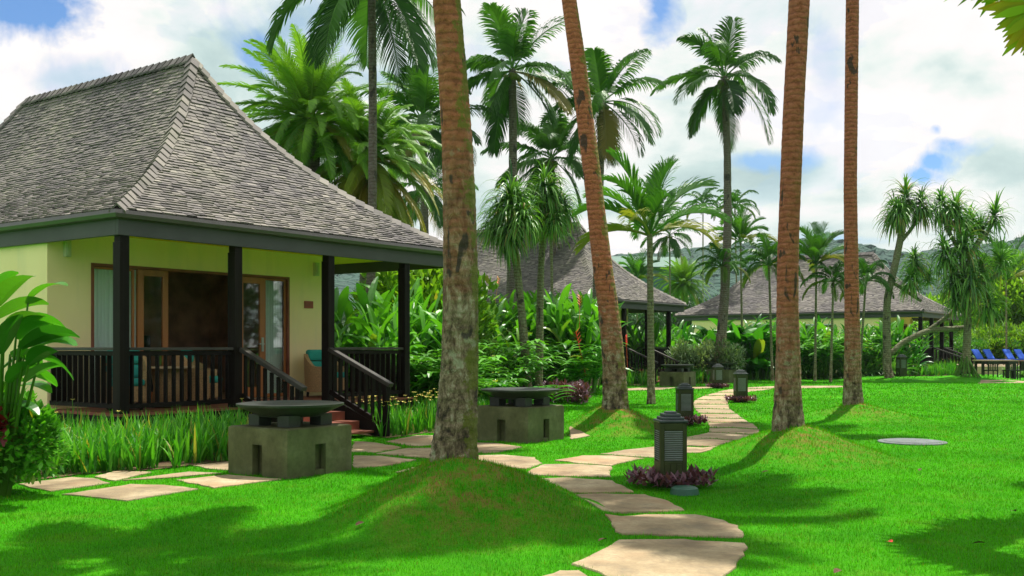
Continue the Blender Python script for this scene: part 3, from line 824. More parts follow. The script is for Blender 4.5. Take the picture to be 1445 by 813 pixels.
# ------------------------------------------------------------------ fire pits, bollards
def build_pit():
    root = empty('fire_pit', (0, 0, 0)); h = .515; t = .09
    m = MB(); H = .55; sw = .085; sh = .36
    for k in range(4):
        M = Matrix.Rotation(k*math.pi/2, 4, 'Z'); e = h-t
        # each wall with an upright slot in the middle; mitred by stopping short on one side
        m.box(-h, -sw, -h, -e, -.05, H-.001, M=M); m.box(sw, e-.002, -h, -e, -.05, H-.001, M=M); m.box(-sw, sw, -h, -e, sh, H-.001, M=M)
        if k == 0: m.box(-sw, sw, -h+.02, -e, -.05, .06, M=M)
    m.box(-e+.03, e-.03, -e+.03, e-.03, -.05, H-.04)  # inner core added to block light coming through the slots
    m.obj('base', 'pit_concrete', root)
    c = MB(); c.box(-h+.012, h-.012, -h+.012, h-.012, H-.03, H+.012); c.obj('top_slab', 'pit_concrete', root, bev=.01)
    for sx in (-1, 1):
        for sy in (-1, 1):
            c = MB(); c.box(min(sx*.16, sx*.35), max(sx*.16, sx*.35), min(sy*.16, sy*.35), max(sy*.16, sy*.35), H+.012, .70); c.obj('leg', 'pit_dish', root, bev=.006)
    c = MB(); c.lathe([(.001, H+.012), (.12, H+.012), (.15, .69), (.001, .69)], 16); c.obj('pedestal', 'pit_dish', root)
    c = MB(); c.lathe([(.001, .665), (.38, .675), (.40, .695), (.60, .785), (.635, .80), (.64, .825), (.60, .83), (.45, .805), (.001, .79)], 48)
    c.obj('dish', 'pit_dish', root, smooth=False, bev=0)
    return root

def build_bollard():
    root = empty('bollard_lamp', (0, 0, 0)); w = .145
    m = MB(); m.box(-w+.012, w-.012, -w+.012, w-.012, -.02, .695)
    # corner boards and face boards
    for k in range(4):
        M = Matrix.Rotation(k*math.pi/2, 4, 'Z')
        m.box(-w, -w+.045, -w, -w+.011, 0, .69, M=M); m.box(w-.045, w-.001, -w, -w+.011, 0, .69, M=M)
        m.box(-w+.046, w-.046, -w, -w+.011, .62, .69, M=M)
        for q in range(3):
            x0 = -w+.048+q*.0655; m.box(x0, x0+.062, -w+.001, -w+.011, 0, .255, M=M)
        m.box(-w+.046, w-.046, -w-.001, -w+.011, .256, .275, M=M)
    m.obj('body', 'bollard_paint', root, bev=.003)
    for k in range(4):
        M = Matrix.Rotation(k*math.pi/2, 4, 'Z'); l = MB(); n = 14
        for q in range(n):
            z = .285+q*(.325/n); Mq = M @ Matrix.Translation((0, -w+.004, z+.012)) @ Matrix.Rotation(rad(-38), 4, 'X')
            l.box(-w+.048, w-.048, -.011, .011, -.002, .002, M=Mq)
        l.obj('louvre', 'louvre_metal', root)
    c = MB()
    for (r, z0, z1) in ((w+.012, .70, .725), (w-.02, .728, .755), (w-.05, .758, .79), (w-.085, .792, .812)):
        c.box(-r, r, -r, r, z0-.004, z1)
    c.obj('cap', 'bollard_cap', root, bev=.010)
    return root

def purple_ring(mb, cx, cy, r0, r1, n, z=0, s=1.0):
    for _ in range(n):
        a = R.uniform(0, 6.283); r = math.sqrt(R.uniform(r0*r0, r1*r1)); x, y = cx+math.cos(a)*r, cy+math.sin(a)*r
        h = R.uniform(.03, .11)*s; az = R.uniform(0, 6.28); el = R.uniform(.1, 1.2)
        d = Vector((math.cos(az)*math.cos(el), math.sin(az)*math.cos(el), math.sin(el)))
        strap(mb, (x, y, z+h), d, R.uniform(.05, .10)*s, R.uniform(.025, .045)*s, .9, 2, (R.random(), R.random()*.6), prof=lambda t: math.sin(math.pi*min(.97, t*.85+.12)))

# ------------------------------------------------------------------ trunks and palms
TRUNK_XY = []
def trunk_mesh(name, pts, widths, mat, sub=140, n=28, base_rough=.10, ring=.02, seed=1):
    """pts world; smooth spline; ringed and roughened radially"""
    rs = np.random.RandomState(seed)
    P = np.array([[p.x, p.y, p.z] for p in pts]); z = P[:, 2]; W = np.array(widths)/2
    zz = np.linspace(z[0], z[-1], sub)
    def sm(v):
        c = np.interp(zz, z, v); k = np.ones(9)/9; e = np.pad(c, 4, mode='reflect', reflect_type='odd'); return np.convolve(e, k, 'valid')
    X, Y, Wd = sm(P[:, 0]), sm(P[:, 1]), sm(W)
    mb = MB(); vs = []; fs = []
    ph = rs.rand(8)*6
    o = Vector((P[0, 0], P[0, 1], 0))
    for i in range(sub):
        hh = (zz[i]-z[0])
        low = math.exp(-hh/1.2)
        rg = ring*(1 if i % 3 else -1.2)*(1-low*.8)
        for k in range(n):
            a = 2*math.pi*k/n
            nz = .5*math.sin(3*a+ph[0]+hh*1.3)+.3*math.sin(5*a+ph[1]-hh*2.1)+.3*math.sin(8*a+ph[2]+hh*4)
            r = Wd[i]*(1+rg+base_rough*(.3+low)*nz*.45+(rs.rand()-.5)*(.035+.09*low))
            vs.append((X[i]-o.x+r*math.cos(a), Y[i]-o.y+r*math.sin(a), zz[i]))
    for i in range(sub-1):
        for k in range(n):
            a = i*n+k; b = i*n+(k+1) % n; fs.append((a, b, b+n, a+n))
    mb.add(vs, fs); me = mb.mesh(name, mat, True); return me, o

CROWNS = {}
def crown_mesh(kind):
    if kind in CROWNS: return CROWNS[kind]
    if kind == 'coco1': m = crown_coconut(21, 19, 3.1, ll=1.0, lw=.075).mesh('fronds', 'coconut_leaf')
    if kind == 'coco2': m = crown_coconut(22, 18, 3.1, elmin=-.95, ll=1.0, lw=.075).mesh('fronds', 'coconut_leaf')
    if kind == 'coco3': m = crown_coconut(29, 17, 3.2, dry=.02, elmin=-.9, droop=1.5, ll=1.0, lw=.075).mesh('fronds', 'coconut_leaf')
    if kind == 'date1': m = crown_coconut(31, 105, 3.1, dry=.12, ll=.5, lw=.032, elmax=1.5, elmin=-.7, droop=1.1, nl=80, nuts=False, ldroop=.25).mesh('fronds', 'date_leaf')
    if kind == 'date2':
        R.seed(33); mb = crown_coconut(32, 75, 2.9, dry=.3, ll=.5, lw=.034, elmax=1.2, elmin=-.5, droop=1.2, nl=74, nuts=False, ldroop=.3)
        for i in range(54):
            az = R.uniform(0, 6.28); el = R.uniform(-1.0, -.2); d = Vector((math.cos(az)*math.cos(el), math.sin(az)*math.cos(el), math.sin(el)))
            frond(mb, mb, (0, 0, -.2-.4*R.random()), d, R.uniform(1.8, 3.0), 1.9, 44, .45, .05, .8, c=(R.uniform(.2, .8), R.uniform(.25, 1)))
        m = mb.mesh('fronds', 'date_leaf')
    if kind == 'areca1':
        R.seed(41); mb = MB()
        for i in range(15):
            u = i/14; el = 1.38-1.05*u; az = i*2.4+R.uniform(-.2, .2)
            d = Vector((math.cos(az)*math.cos(el), math.sin(az)*math.cos(el), math.sin(el)))
            frond(mb, mb, (0, 0, .0), d, 2.1*R.uniform(.85, 1.1), 1.25, 34, .70, .060, .40, .45, c=(R.uniform(.25, .9), 0 if u < .8 else R.uniform(0, .6)), t0=.2, ang=.75)
        m = mb.mesh('fronds', 'areca_leaf')
    if kind == 'areca2':
        R.seed(47); mb = MB()
        for i in range(17):
            u = i/16; el = 1.3-1.3*u; az = i*2.4+R.uniform(-.2, .2)
            d = Vector((math.cos(az)*math.cos(el), math.sin(az)*math.cos(el), math.sin(el)))
            frond(mb, mb, (0, 0, 0), d, 1.9*R.uniform(.85, 1.1), 1.9, 34, .55, .06, .8, .25, c=(R.uniform(.1, .7), 0 if u < .85 else R.uniform(0, .8)), t0=.2, ang=.7)
        m = mb.mesh('fronds', 'areca_leaf')
    if kind == 'fan':
        R.seed(51); mb = MB()
        for i in range(16):
            az = i*2.4; el = R.uniform(-.3, .9); d = Vector((math.cos(az)*math.cos(el), math.sin(az)*math.cos(el), math.sin(el)))
            e = d*R.uniform(.8, 1.2); mb.tube([(0, 0, 0), tuple(e)], [.02, .012], 5, (.6, .2))
            sd = d.cross(UP).normalized(); 
            for k in range(20):
                a = rad(-100+200*k/19); dd = (d*math.cos(a)+sd*math.sin(a)+UP*.12)
                strap(mb, e, dd, R.uniform(.62, .85), .14, 1.1, 4, (R.random(), max(0, R.gauss(.15, .3)) if i % 3 else R.random()), prof=lambda t: min(1, t*3+.2)*(1-t**3))
        m = mb.mesh('fronds', 'fan_leaf')
    CROWNS[kind] = m; return m

def palm(name, base, top, wb, wt, crown, csc, crz, label, tmat='trunk_grey', bow=0, cat='palm tree', group=None, mids=None, ring=.02, n=14, sub=70, czs=1, lean=(0, 0)):
    if mids: pts = [base]+mids+[top]; ws = np.interp([p.z for p in pts], [base.z, top.z], [wb, wt]).tolist()
    else:
        q = []
        for t in (0, .04, .12, .3, .5, .75, 1):
            p = base.lerp(top, t); p.x += bow*math.sin(math.pi*t); q.append(p)
        pts = q; ws = [wb*1.35, wb*1.15, wb*1.03]+[wb+(wt-wb)*t for t in (.3, .5, .75, 1)]
    me, o = trunk_mesh('trunk', pts, ws, tmat, sub, n, ring=ring, seed=int(abs(base.x*100)) % 999)
    root = empty(name, o, 0, label, cat, group)
    link_mesh('trunk', me, root)
    tp = pts[-1]-o
    link_mesh('crown', crown_mesh(crown), root, (tp.x, tp.y, tp.z-.05), (lean[0], lean[1], crz), (csc, csc, csc*czs))
    return root

def build_big_trunks():
    def big(pxs, D, topz, wlist, mat, ck, csc, label, seed, crz, lean=0):
        # pxs: list (px,py); above frame continues to topz
        pts = [atD(px, py, D) for px, py in pxs]; pts[0] = pts[0]-Vector((0, 0, .15))
        d = (pts[-1]-pts[-3]); d = d/d.z
        z = pts[-1].z; e = pts[-1]+Vector((d.x, 0, 1))*(topz-z)*1.0; m_ = pts[-1].lerp(e, .5)
        ws = [w/F*D for w in wlist]; pts += [m_, e]; ws += [ws[-1]*.95, ws[-1]*.8]
        me, o = trunk_mesh('trunk', pts, ws, mat, 330, 40, .13, ring=.004, seed=seed)
        root = empty('coconut_palm', o, 0, label, 'palm tree', 'tall coconut palms on the lawn mounds')
        link_mesh('trunk', me, root); tp = pts[-1]-o
        link_mesh('crown', crown_mesh(ck), root, tp, (0, 0, crz), csc)
        TRUNK_XY.append(((pts[0].x, pts[0].y), ws[0]/2*.9))
    big([(641,648),(642,625),(645,590),(649,520),(650,450),(650,380),(648,280),(645,200),(639,110),(630,0)], 9.6, 8.0, [72,62,58,53,50,49,46,43,41,39], 'trunk_mossy', 'coco3', .72,
        'thickest mossy grey palm trunk on the large mound in front of the first bungalow', 3, 0.4)
    big([(868,578),(868,560),(865,500),(858,430),(851,380),(844,320),(836,250),(827,180),(816,90),(803,0)], 18.4, 12.5, [42,35,31,29,28,26,25,24,23,21], 'trunk_leaning', 'coco2', 1.0,
        'leaning reddish palm trunk with a mossy right edge beside the second fire pit', 5, 1.1)
    big([(1114,610),(1113,590),(1112,560),(1112,500),(1111,430),(1112,350),(1116,250),(1120,150),(1124,80),(1128,0)], 14.5, 16.5, [50,43,37,33,30,29,29,29,29,29], 'trunk_red', 'coco3', 1.0,
        'straight rust red palm trunk with rough grey foot right of the stepping stone path', 8, 2.1)
    big([(1204,576),(1204,560),(1203,540),(1203,500),(1202,430),(1201,350),(1200,250),(1201,150),(1202,80),(1203,0)], 22.0, 14.5, [30,27,24,22,20,19,18,18,18,18], 'trunk_red', 'coco1', 1.0,
        'slimmest rust brown palm trunk, on the low mound behind the manhole cover', 9, 3.3)

def build_palms():
    def P(label, cpx, cpy, D, base_px, wb, wt, kind, csc, crz, name='coconut_palm', **kw):
        top = atD(cpx, cpy, D); base = Vector(((base_px-CX)/F*D, D+kw.pop('dy', 0), -.1))
        palm(name, base, top, wb, wt, kind, csc, crz, label, **kw)
    G = 'coconut palms against the sky'
    P('coconut palm whose fronds hang from the top edge above the first bungalow roof', 524, -38, 27, 517, .26, .2, 'coco3', 1.05, 0.5, group=G, bow=.1)
    P('coconut palm with upright crown and thin leaning trunk left of the big mossy trunk', 597, 172, 38, 578, .36, .24, 'coco1', .92, 1.9, group=G, bow=.25)
    P('small dark palm low behind the first bungalow roof next to the mossy trunk', 600, 262, 48, 604, .3, .25, 'coco2', .85, .6, group=G)
    P('tall coconut palm with full round crown between the mossy and the leaning trunk', 723, 98, 38, 716, .40, .27, 'coco1', .98, 3.0, group=G, bow=.1)
    P('coconut palm crown directly behind the leaning reddish trunk', 850, 142, 40, 838, .36, .26, 'coco2', .95, 4.2, group=G)
    P('bushier coconut palm lower than its neighbours above the twin pandanus', 778, 222, 45, 782, .36, .26, 'coco1', .95, 5.2, group=G)
    P('tall coconut palm standing alone in the sky with long dark curved trunk', 1022, 108, 44, 1012, .44, .27, 'coco3', 1.0, 2.6, group=G, bow=.30)
    P('bushy date palm with erect bright fronds behind the first bungalow roof', 438, 168, 31, 445, .6, .5, 'date1', .98, 0, name='date_palm', tmat='trunk_grey')
    P('date palm with drooping yellow brown dead fronds beside the first bungalow roof', 520, 222, 31.5, 520, .6, .5, 'date2', 1.02, 1, name='date_palm', tmat='trunk_grey')
    P('slender palm with narrow pale trunk and feathery crown on the lawn left of the path', 917, 330, 27, 919, .20, .15, 'areca1', 1.0, 0.6, name='areca_palm', tmat='trunk_green', czs=1.1)
    g2 = 'small palms around the third bungalow'
    for (i, (x, y, D, bx, k, s, lab)) in enumerate([
        (992, 288, 75, 992, 'areca2', .95, 'tiny dark palm peeping up left of the tall curved trunk'),
        (1037, 292, 64, 1042, 'areca2', .95, 'small round headed palm just right of the tall curved trunk'),
        (1045, 340, 50, 1048, 'areca1', .85, 'bright thin palm below the round headed one at the roof end'),
        (1018, 375, 44, 1020, 'areca2', .75, 'short palm growing at the foot of the tall curved trunk'),
        (778, 330, 36, 780, 'areca2', .5, 'palm seedling behind the twin pandanus'),
        (945, 330, 62, 946, 'coco2', .62, 'distant palm seen through the slender feathery palm'),
        (965, 400, 70, 965, 'date1', .7, 'squat dark green palm left of the third bungalow roof'),
        (900, 395, 62, 898, 'areca1', .9, 'palm behind the right end of the second bungalow roof'),
        (1085, 372, 45, 1090, 'areca2', 1.0, 'drooping palm in front of the roof left of the straight red trunk'),
        (1152, 372, 45, 1150, 'areca1', .95, 'palm in front of the roof just right of the straight red trunk'),
        (1176, 396, 44, 1172, 'areca2', .8, 'palm in front of the roof left of the slimmest trunk'),
        (1222, 395, 46, 1212, 'areca2', .85, 'palm with one browned frond in front of the roof right of the slimmest trunk'),
        (1420, 395, 62, 1420, 'areca1', 1.4, 'bright palm at the right edge behind the pandanus'),
        ]):
        P(lab, x, y, D, bx, .12, .09, k, s, i*1.3, name='garden_palm', tmat='trunk_green', group=g2, sub=30, n=8)
    palm('coconut_palm', Vector((9.2, 12.9, -.1)), Vector((9.0, 12.7, 10.5)), .36, .28, 'coco2', .85, 2.0, 'coconut palm standing just outside the right edge of the picture', 'trunk_red')
    # fan palm just outside the top right corner
    fp = palm('fan_palm', Vector((6.9, 9.5, 0)), Vector((5.50, 9.2, 4.62)), .22, .18, 'fan', 1.0, 1.0, 'fan palm leaf with yellow brown tips entering at the top right corner', 'trunk_grey')
    R.seed(52)
    for (hx, hy, D, a0, a1, n, ln, g) in ((1492, 4, 8.8, 172, 236, 15, .62, .30), (1470, -22, 9.0, 160, 200, 10, .50, .0)):
        mb = MB(); h = atD(hx, hy, D)-fp.location; top = Vector((0, 0, 4.55))
        mb.tube([top, top.lerp(h, .5)+Vector((0, 0, .15)), h], [.03, .022, .014], 6, (.6, .1))
        for k in range(n):
            a = rad(a0+(a1-a0)*k/(n-1)); d = Vector((math.cos(a), R.uniform(-.12, .12)+.12*(k % 2), math.sin(a)))
            gg = max(0, min(1, g+R.uniform(-.3, .5)))
            strap(mb, h, d, ln*R.uniform(.82, 1.05), .085, .25, 8, (R.uniform(.3, 1), gg), prof=lambda t: min(1, .12+1.25*t)*(1 if t < .72 else max(.05, 1-(t-.72)*3.2)), tw=1.2)
        mb.obj('leaf', 'fan_leaf', fp)

# ------------------------------------------------------------------ pandanus
def pandanus_head(seed, hang, n=230, ln=1.05, w=.085, dr=3.0):
    R.seed(seed); mb = MB()
    for i in range(n):
        u = i/n; az = i*2.39996; el = 1.4-(1.4+hang)*u**.65+R.uniform(-.3, .3); az += R.uniform(-.5, .5)
        d = Vector((math.cos(az)*math.cos(el), math.sin(az)*math.cos(el), math.sin(el)))
        strap(mb, d*.06+Vector((0, 0, .25-.5*u)), d, ln*R.uniform(.55, 1.15), w, dr+R.uniform(-.7, 1.6), 8, (max(0, min(1, R.gauss(.5, .25))), 0 if R.random() > .06+.25*(u > .85) else R.uniform(.4, 1)),
              prof=lambda t: (1-t**1.6)*.9+.08, fold=.35)
    return mb.mesh('leaves', 'pandanus_leaf')
def build_pandanus():
    hs = [pandanus_head(61, .5, 260, 1.1), pandanus_head(62, .9, 270, 1.15), pandanus_head(63, .4, 170, .95)]
    ha = [pandanus_head(64, .5, 125, 1.1, .095, 2.2), pandanus_head(65, .8, 140, 1.15, .095, 2.6), pandanus_head(66, .3, 100, 1.0, .10, 1.8)]
    def tree(name, limbs, heads, D, label, base_cone=False):
        """limbs: list of pixel polylines with widths; heads (px,py,scale,which,dD)"""
        p0 = atD(*limbs[0][0][:2], D); org = Vector((p0.x, D, 0))
        root = empty(name, org, 0, label, 'pandanus tree')
        for li, lm in enumerate(limbs):
            mb = MB(); pts = [atD(q[0], q[1], D+(q[3] if len(q) > 3 else 0))-org for q in lm]
            fine = []; rr = []
            for i in range(len(pts)-1):
                for k in range(5):
                    t = k/5; fine.append(pts[i].lerp(pts[i+1], t)); rr.append((lm[i][2]+(lm[i+1][2]-lm[i][2])*t)/F*D/2*(.85 if D > 35 else 1))
            fine.append(pts[-1]); rr.append(lm[-1][2]/F*D/2)
            for i in range(1, len(fine)-1): fine[i] = (fine[i-1]+fine[i]*2+fine[i+1])/4
            mb.tube(fine, rr, 10, jit=.12); mb.obj('trunk' if li == 0 else 'branch', 'trunk_green', root, smooth=True)
        for (hx, hy, s, w, dd) in heads:
            q = atD(hx, hy, D+dd)-org
            link_mesh('crown', (ha if D > 35 else hs)[w], root, q, (R.uniform(-.2, .2), R.uniform(-.2, .2), R.uniform(0, 6)), s*(1.08 if D > 35 else 1.05))
        if base_cone:
            cm = MB()
            for k in range(16):
                a = k/16*6.283+R.uniform(-.15, .15); r = R.uniform(.45, .75)
                cm.tube([(math.cos(a)*.1, math.sin(a)*.1, R.uniform(.8, 1.2)), (math.cos(a)*r, math.sin(a)*r, -.05)], [.05, .04], 6, (.5, 0))
            cm.obj('root', 'moss', root)
    R.seed(70)
    tree('pandanus_tree', [[(745, 562, 13), (743, 520, 13), (736, 440, 11), (729, 370, 10), (722, 315, 9)]], [(719, 292, .9, 1, 0), (702, 318, .75, 0, .2), (736, 312, .75, 0, -.3), (718, 330, .7, 1, -.4), (728, 285, .6, 0, .3)], 29, 'left of the twin pandanus trees with drooping strap leaf head and curved pale stem')
    tree('pandanus_tree', [[(760, 562, 12), (761, 500, 11), (762, 430, 10), (764, 360, 9), (770, 295, 9)]], [(772, 272, .8, 0, 0), (760, 305, .65, 1, .3), (794, 292, .65, 1, .2), (782, 315, .55, 0, -.2)], 30, 'right of the twin pandanus trees with straight grey stem and higher head')
    tree('pandanus_tree', [[(1256, 537, 17), (1252, 520, 15), (1251, 470, 13), (1252, 420, 12), (1264, 370, 12), (1274, 320, 11), (1280, 285, 10)],
        [(1256, 500, 9), (1275, 482, 9), (1310, 466, 9), (1345, 464, 9), (1368, 462, 8)],
        [(1310, 466, 7), (1335, 448, 7), (1352, 435, 6), (1366, 425, 6)],
        [(1300, 425, 5, 0), (1280, 412, 6), (1262, 400, 6), (1255, 395, 7)],
        [(1268, 345, 7), (1285, 325, 6), (1300, 300, 6)]],
        [(1278, 282, 1.05, 0, 0), (1262, 305, .9, 1, .3), (1300, 292, .95, 1, -.2), (1292, 372, .85, 1, .2), (1285, 395, .8, 1, -.3), (1268, 300, .8, 1, -.5), (1310, 395, .6, 2, 0)], 46,
        'branching pandanus tree with a long horizontal limb left of the mossy rooted one')
    MATS['moss'] = simple('moss', (.07, .17, .02), .95, .4, 8, bmp=.6)
    tree('pandanus_tree', [[(1363, 525, 16), (1364, 500, 13), (1366, 450, 12), (1362, 400, 11), (1356, 350, 10), (1350, 310, 9)],
        [(1360, 385, 8), (1375, 350, 8), (1395, 325, 7), (1403, 310, 7)], [(1358, 360, 7), (1340, 330, 7), (1328, 300, 7)], [(1364, 420, 7), (1390, 400, 7), (1412, 385, 6)],
        [(1362, 400, 7), (1345, 385, 7), (1335, 372, 6)]],
        [(1350, 302, 1.1, 0, 0), (1330, 292, 1.0, 1, .3), (1403, 308, 1.0, 2, 0), (1385, 330, .9, 2, .4), (1360, 345, 1.1, 0, -.5), (1335, 360, 1.0, 1, -.4), (1412, 372, 1.0, 2, 0),
         (1368, 400, 1.1, 1, -.6), (1345, 395, .95, 1, -.2), (1395, 430, 1.0, 1, 0), (1372, 318, .9, 0, .6), (1350, 425, .8, 1, 0), (1385, 385, .9, 0, 0)], 45.5,
        'many headed pandanus tree with mossy stilt roots beside the outdoor table', True)

# ------------------------------------------------------------------ shrubs
paddle = lambda t: math.sin(math.pi*min(1, (t*.93+.05)))**.65
def heliconia(seed, stems=9, h=2.0, ln=1.0, w=.26, spread=.5, flowers=0, mat='ginger_leaf', leafn=6, upright=.9):
    R.seed(seed); mb = MB(); fl = MB()
    for s in range(stems):
        az = R.uniform(0, 6.28); r = R.uniform(0, spread); b = Vector((math.cos(az)*r, math.sin(az)*r, 0))
        hh = h*R.uniform(.6, 1.05); lean = Vector((math.cos(az)*.22, math.sin(az)*.22, 1)).normalized(); c0 = R.uniform(.1, .8)
        mb.tube([b, b+lean*hh*.5, b+lean*hh*.8], [.025, .02, .012], 5, (.6, .1), cap=False)
        a0 = R.uniform(0, 6.28)
        for k in range(leafn):
            t = .15+.85*(k+1)/leafn; p = b+lean*hh*t*.8; a = a0+(k % 2)*math.pi+R.uniform(-.6, .6)
            el = .35+upright*t*R.uniform(.7, 1.1); d = Vector((math.cos(a)*math.cos(el), math.sin(a)*math.cos(el), math.sin(el)))
            strap(mb, p, d, ln*R.uniform(.7, 1.15), w*R.uniform(.8, 1.2), R.uniform(.7, 1.9), 7, (max(0, min(1, c0+R.uniform(-.25, .25))), 0 if R.random() > .02 else R.uniform(.2, .6)), prof=paddle, fold=.22, tw=R.uniform(-.5, .5))
        if flowers and R.random() < flowers:
            p = b+lean*hh*.92
            for k in range(7): strap(fl, p+Vector((0, 0, k*.03)), Vector((math.cos(a0+(k % 2)*3.14), math.sin(a0+(k % 2)*3.14), .9)), .13, .05, .2, 2, (.5, 0))
    return mb, fl
def gingercane(seed, canes=10, h=1.8, ln=.42, w=.09, mat=None):
    """arching canes with leaves in two rows, as ginger has"""
    R.seed(seed); mb = MB()
    for s in range(canes):
        az = R.uniform(0, 6.28); b = Vector((R.uniform(-.4, .4), R.uniform(-.4, .4), 0)); d = Vector((math.cos(az)*.35, math.sin(az)*.35, 1)).normalized()
        n = 16; p = b.copy(); hh = h*R.uniform(.6, 1.1); c0 = R.uniform(.1, .8); pts = [p.copy()]
        for k in range(n):
            p = p+d*hh/n; d = (d+Vector((math.cos(az), math.sin(az), -.6))*.10*(k/n+.15)).normalized(); pts.append(p.copy())
            if k > 3:
                sd = d.cross(UP).normalized()*(1 if k % 2 else -1)
                ld = (sd+d*.6+rndv(.15)).normalized()
                strap(mb, p, ld, ln*R.uniform(.8, 1.15), w, R.uniform(.6, 1.4), 4, (max(0, min(1, c0+R.uniform(-.25, .3))), 0 if R.random() > .03 else .6), prof=paddle, fold=.2)
        mb.tube(pts[::3], [.014]*len(pts[::3]), 4, (.5, .1), cap=False)
    return mb
def bush(seed, rx, ry, rz, n, leaf=.10, lw=.5, dark=(.0, 1), droop=.4, clumps=14, dry=.02, hollow=.55):
    R.seed(seed); mb = MB(); cl = []
    for i in range(clumps):
        a = R.uniform(0, 6.28); e = math.asin(R.uniform(-.3, 1)); q = R.uniform(.35, .85)
        cl.append((Vector((math.cos(a)*math.cos(e)*rx*q, math.sin(a)*math.cos(e)*ry*q, rz*(.5+.5*math.sin(e)*q))), R.uniform(.28, .5), R.random()))
    for i in range(n):
        c, s, t = cl[i % clumps]; v = rndv(1)
        while v.length > 1: v = rndv(1)
        v = v.normalized()*v.length**.45
        p = c+Vector((v.x*rx*s, v.y*ry*s, v.z*rz*s*.8))
        if p.z < .02: p.z = abs(p.z)+.02
        d = (v+rndv(.7)+Vector((0, 0, .3))).normalized()
        strap(mb, p, d, leaf*R.uniform(.7, 1.3), leaf*lw, droop, 2, (max(0, min(1, t*.5+R.random()*.55)), 0 if R.random() > dry else R.uniform(.4, 1)), prof=paddle)
    # stems
    for c, s, t in cl: mb.tube([(0, 0, 0), tuple(c*.5+Vector((0, 0, c.z*.1))), tuple(c)], [.025, .018, .008], 4, (.2, .5), cap=False)
    return mb

def place(name, me, pts, label, cat, group, smin=.8, smax=1.2, fl=None):
    for (x, y, *s) in pts:
        sc = s[0] if s else R.uniform(smin, smax)
        o = link_mesh(name, me[R.randrange(len(me))] if isinstance(me, list) else me, None, (x, y, tz(x, y)-.02), (0, 0, R.uniform(0, 6.28)), sc)
        tag(o, label, cat, group)

def scatter_px(x0, x1, D0, D1, n, seed):
    R.seed(seed); out = []
    for k in range(n):
        D = R.uniform(D0, D1); px = x0+(x1-x0)*(k+R.random())/n
        out.append(((px-CX)/F*D, D))
    return out

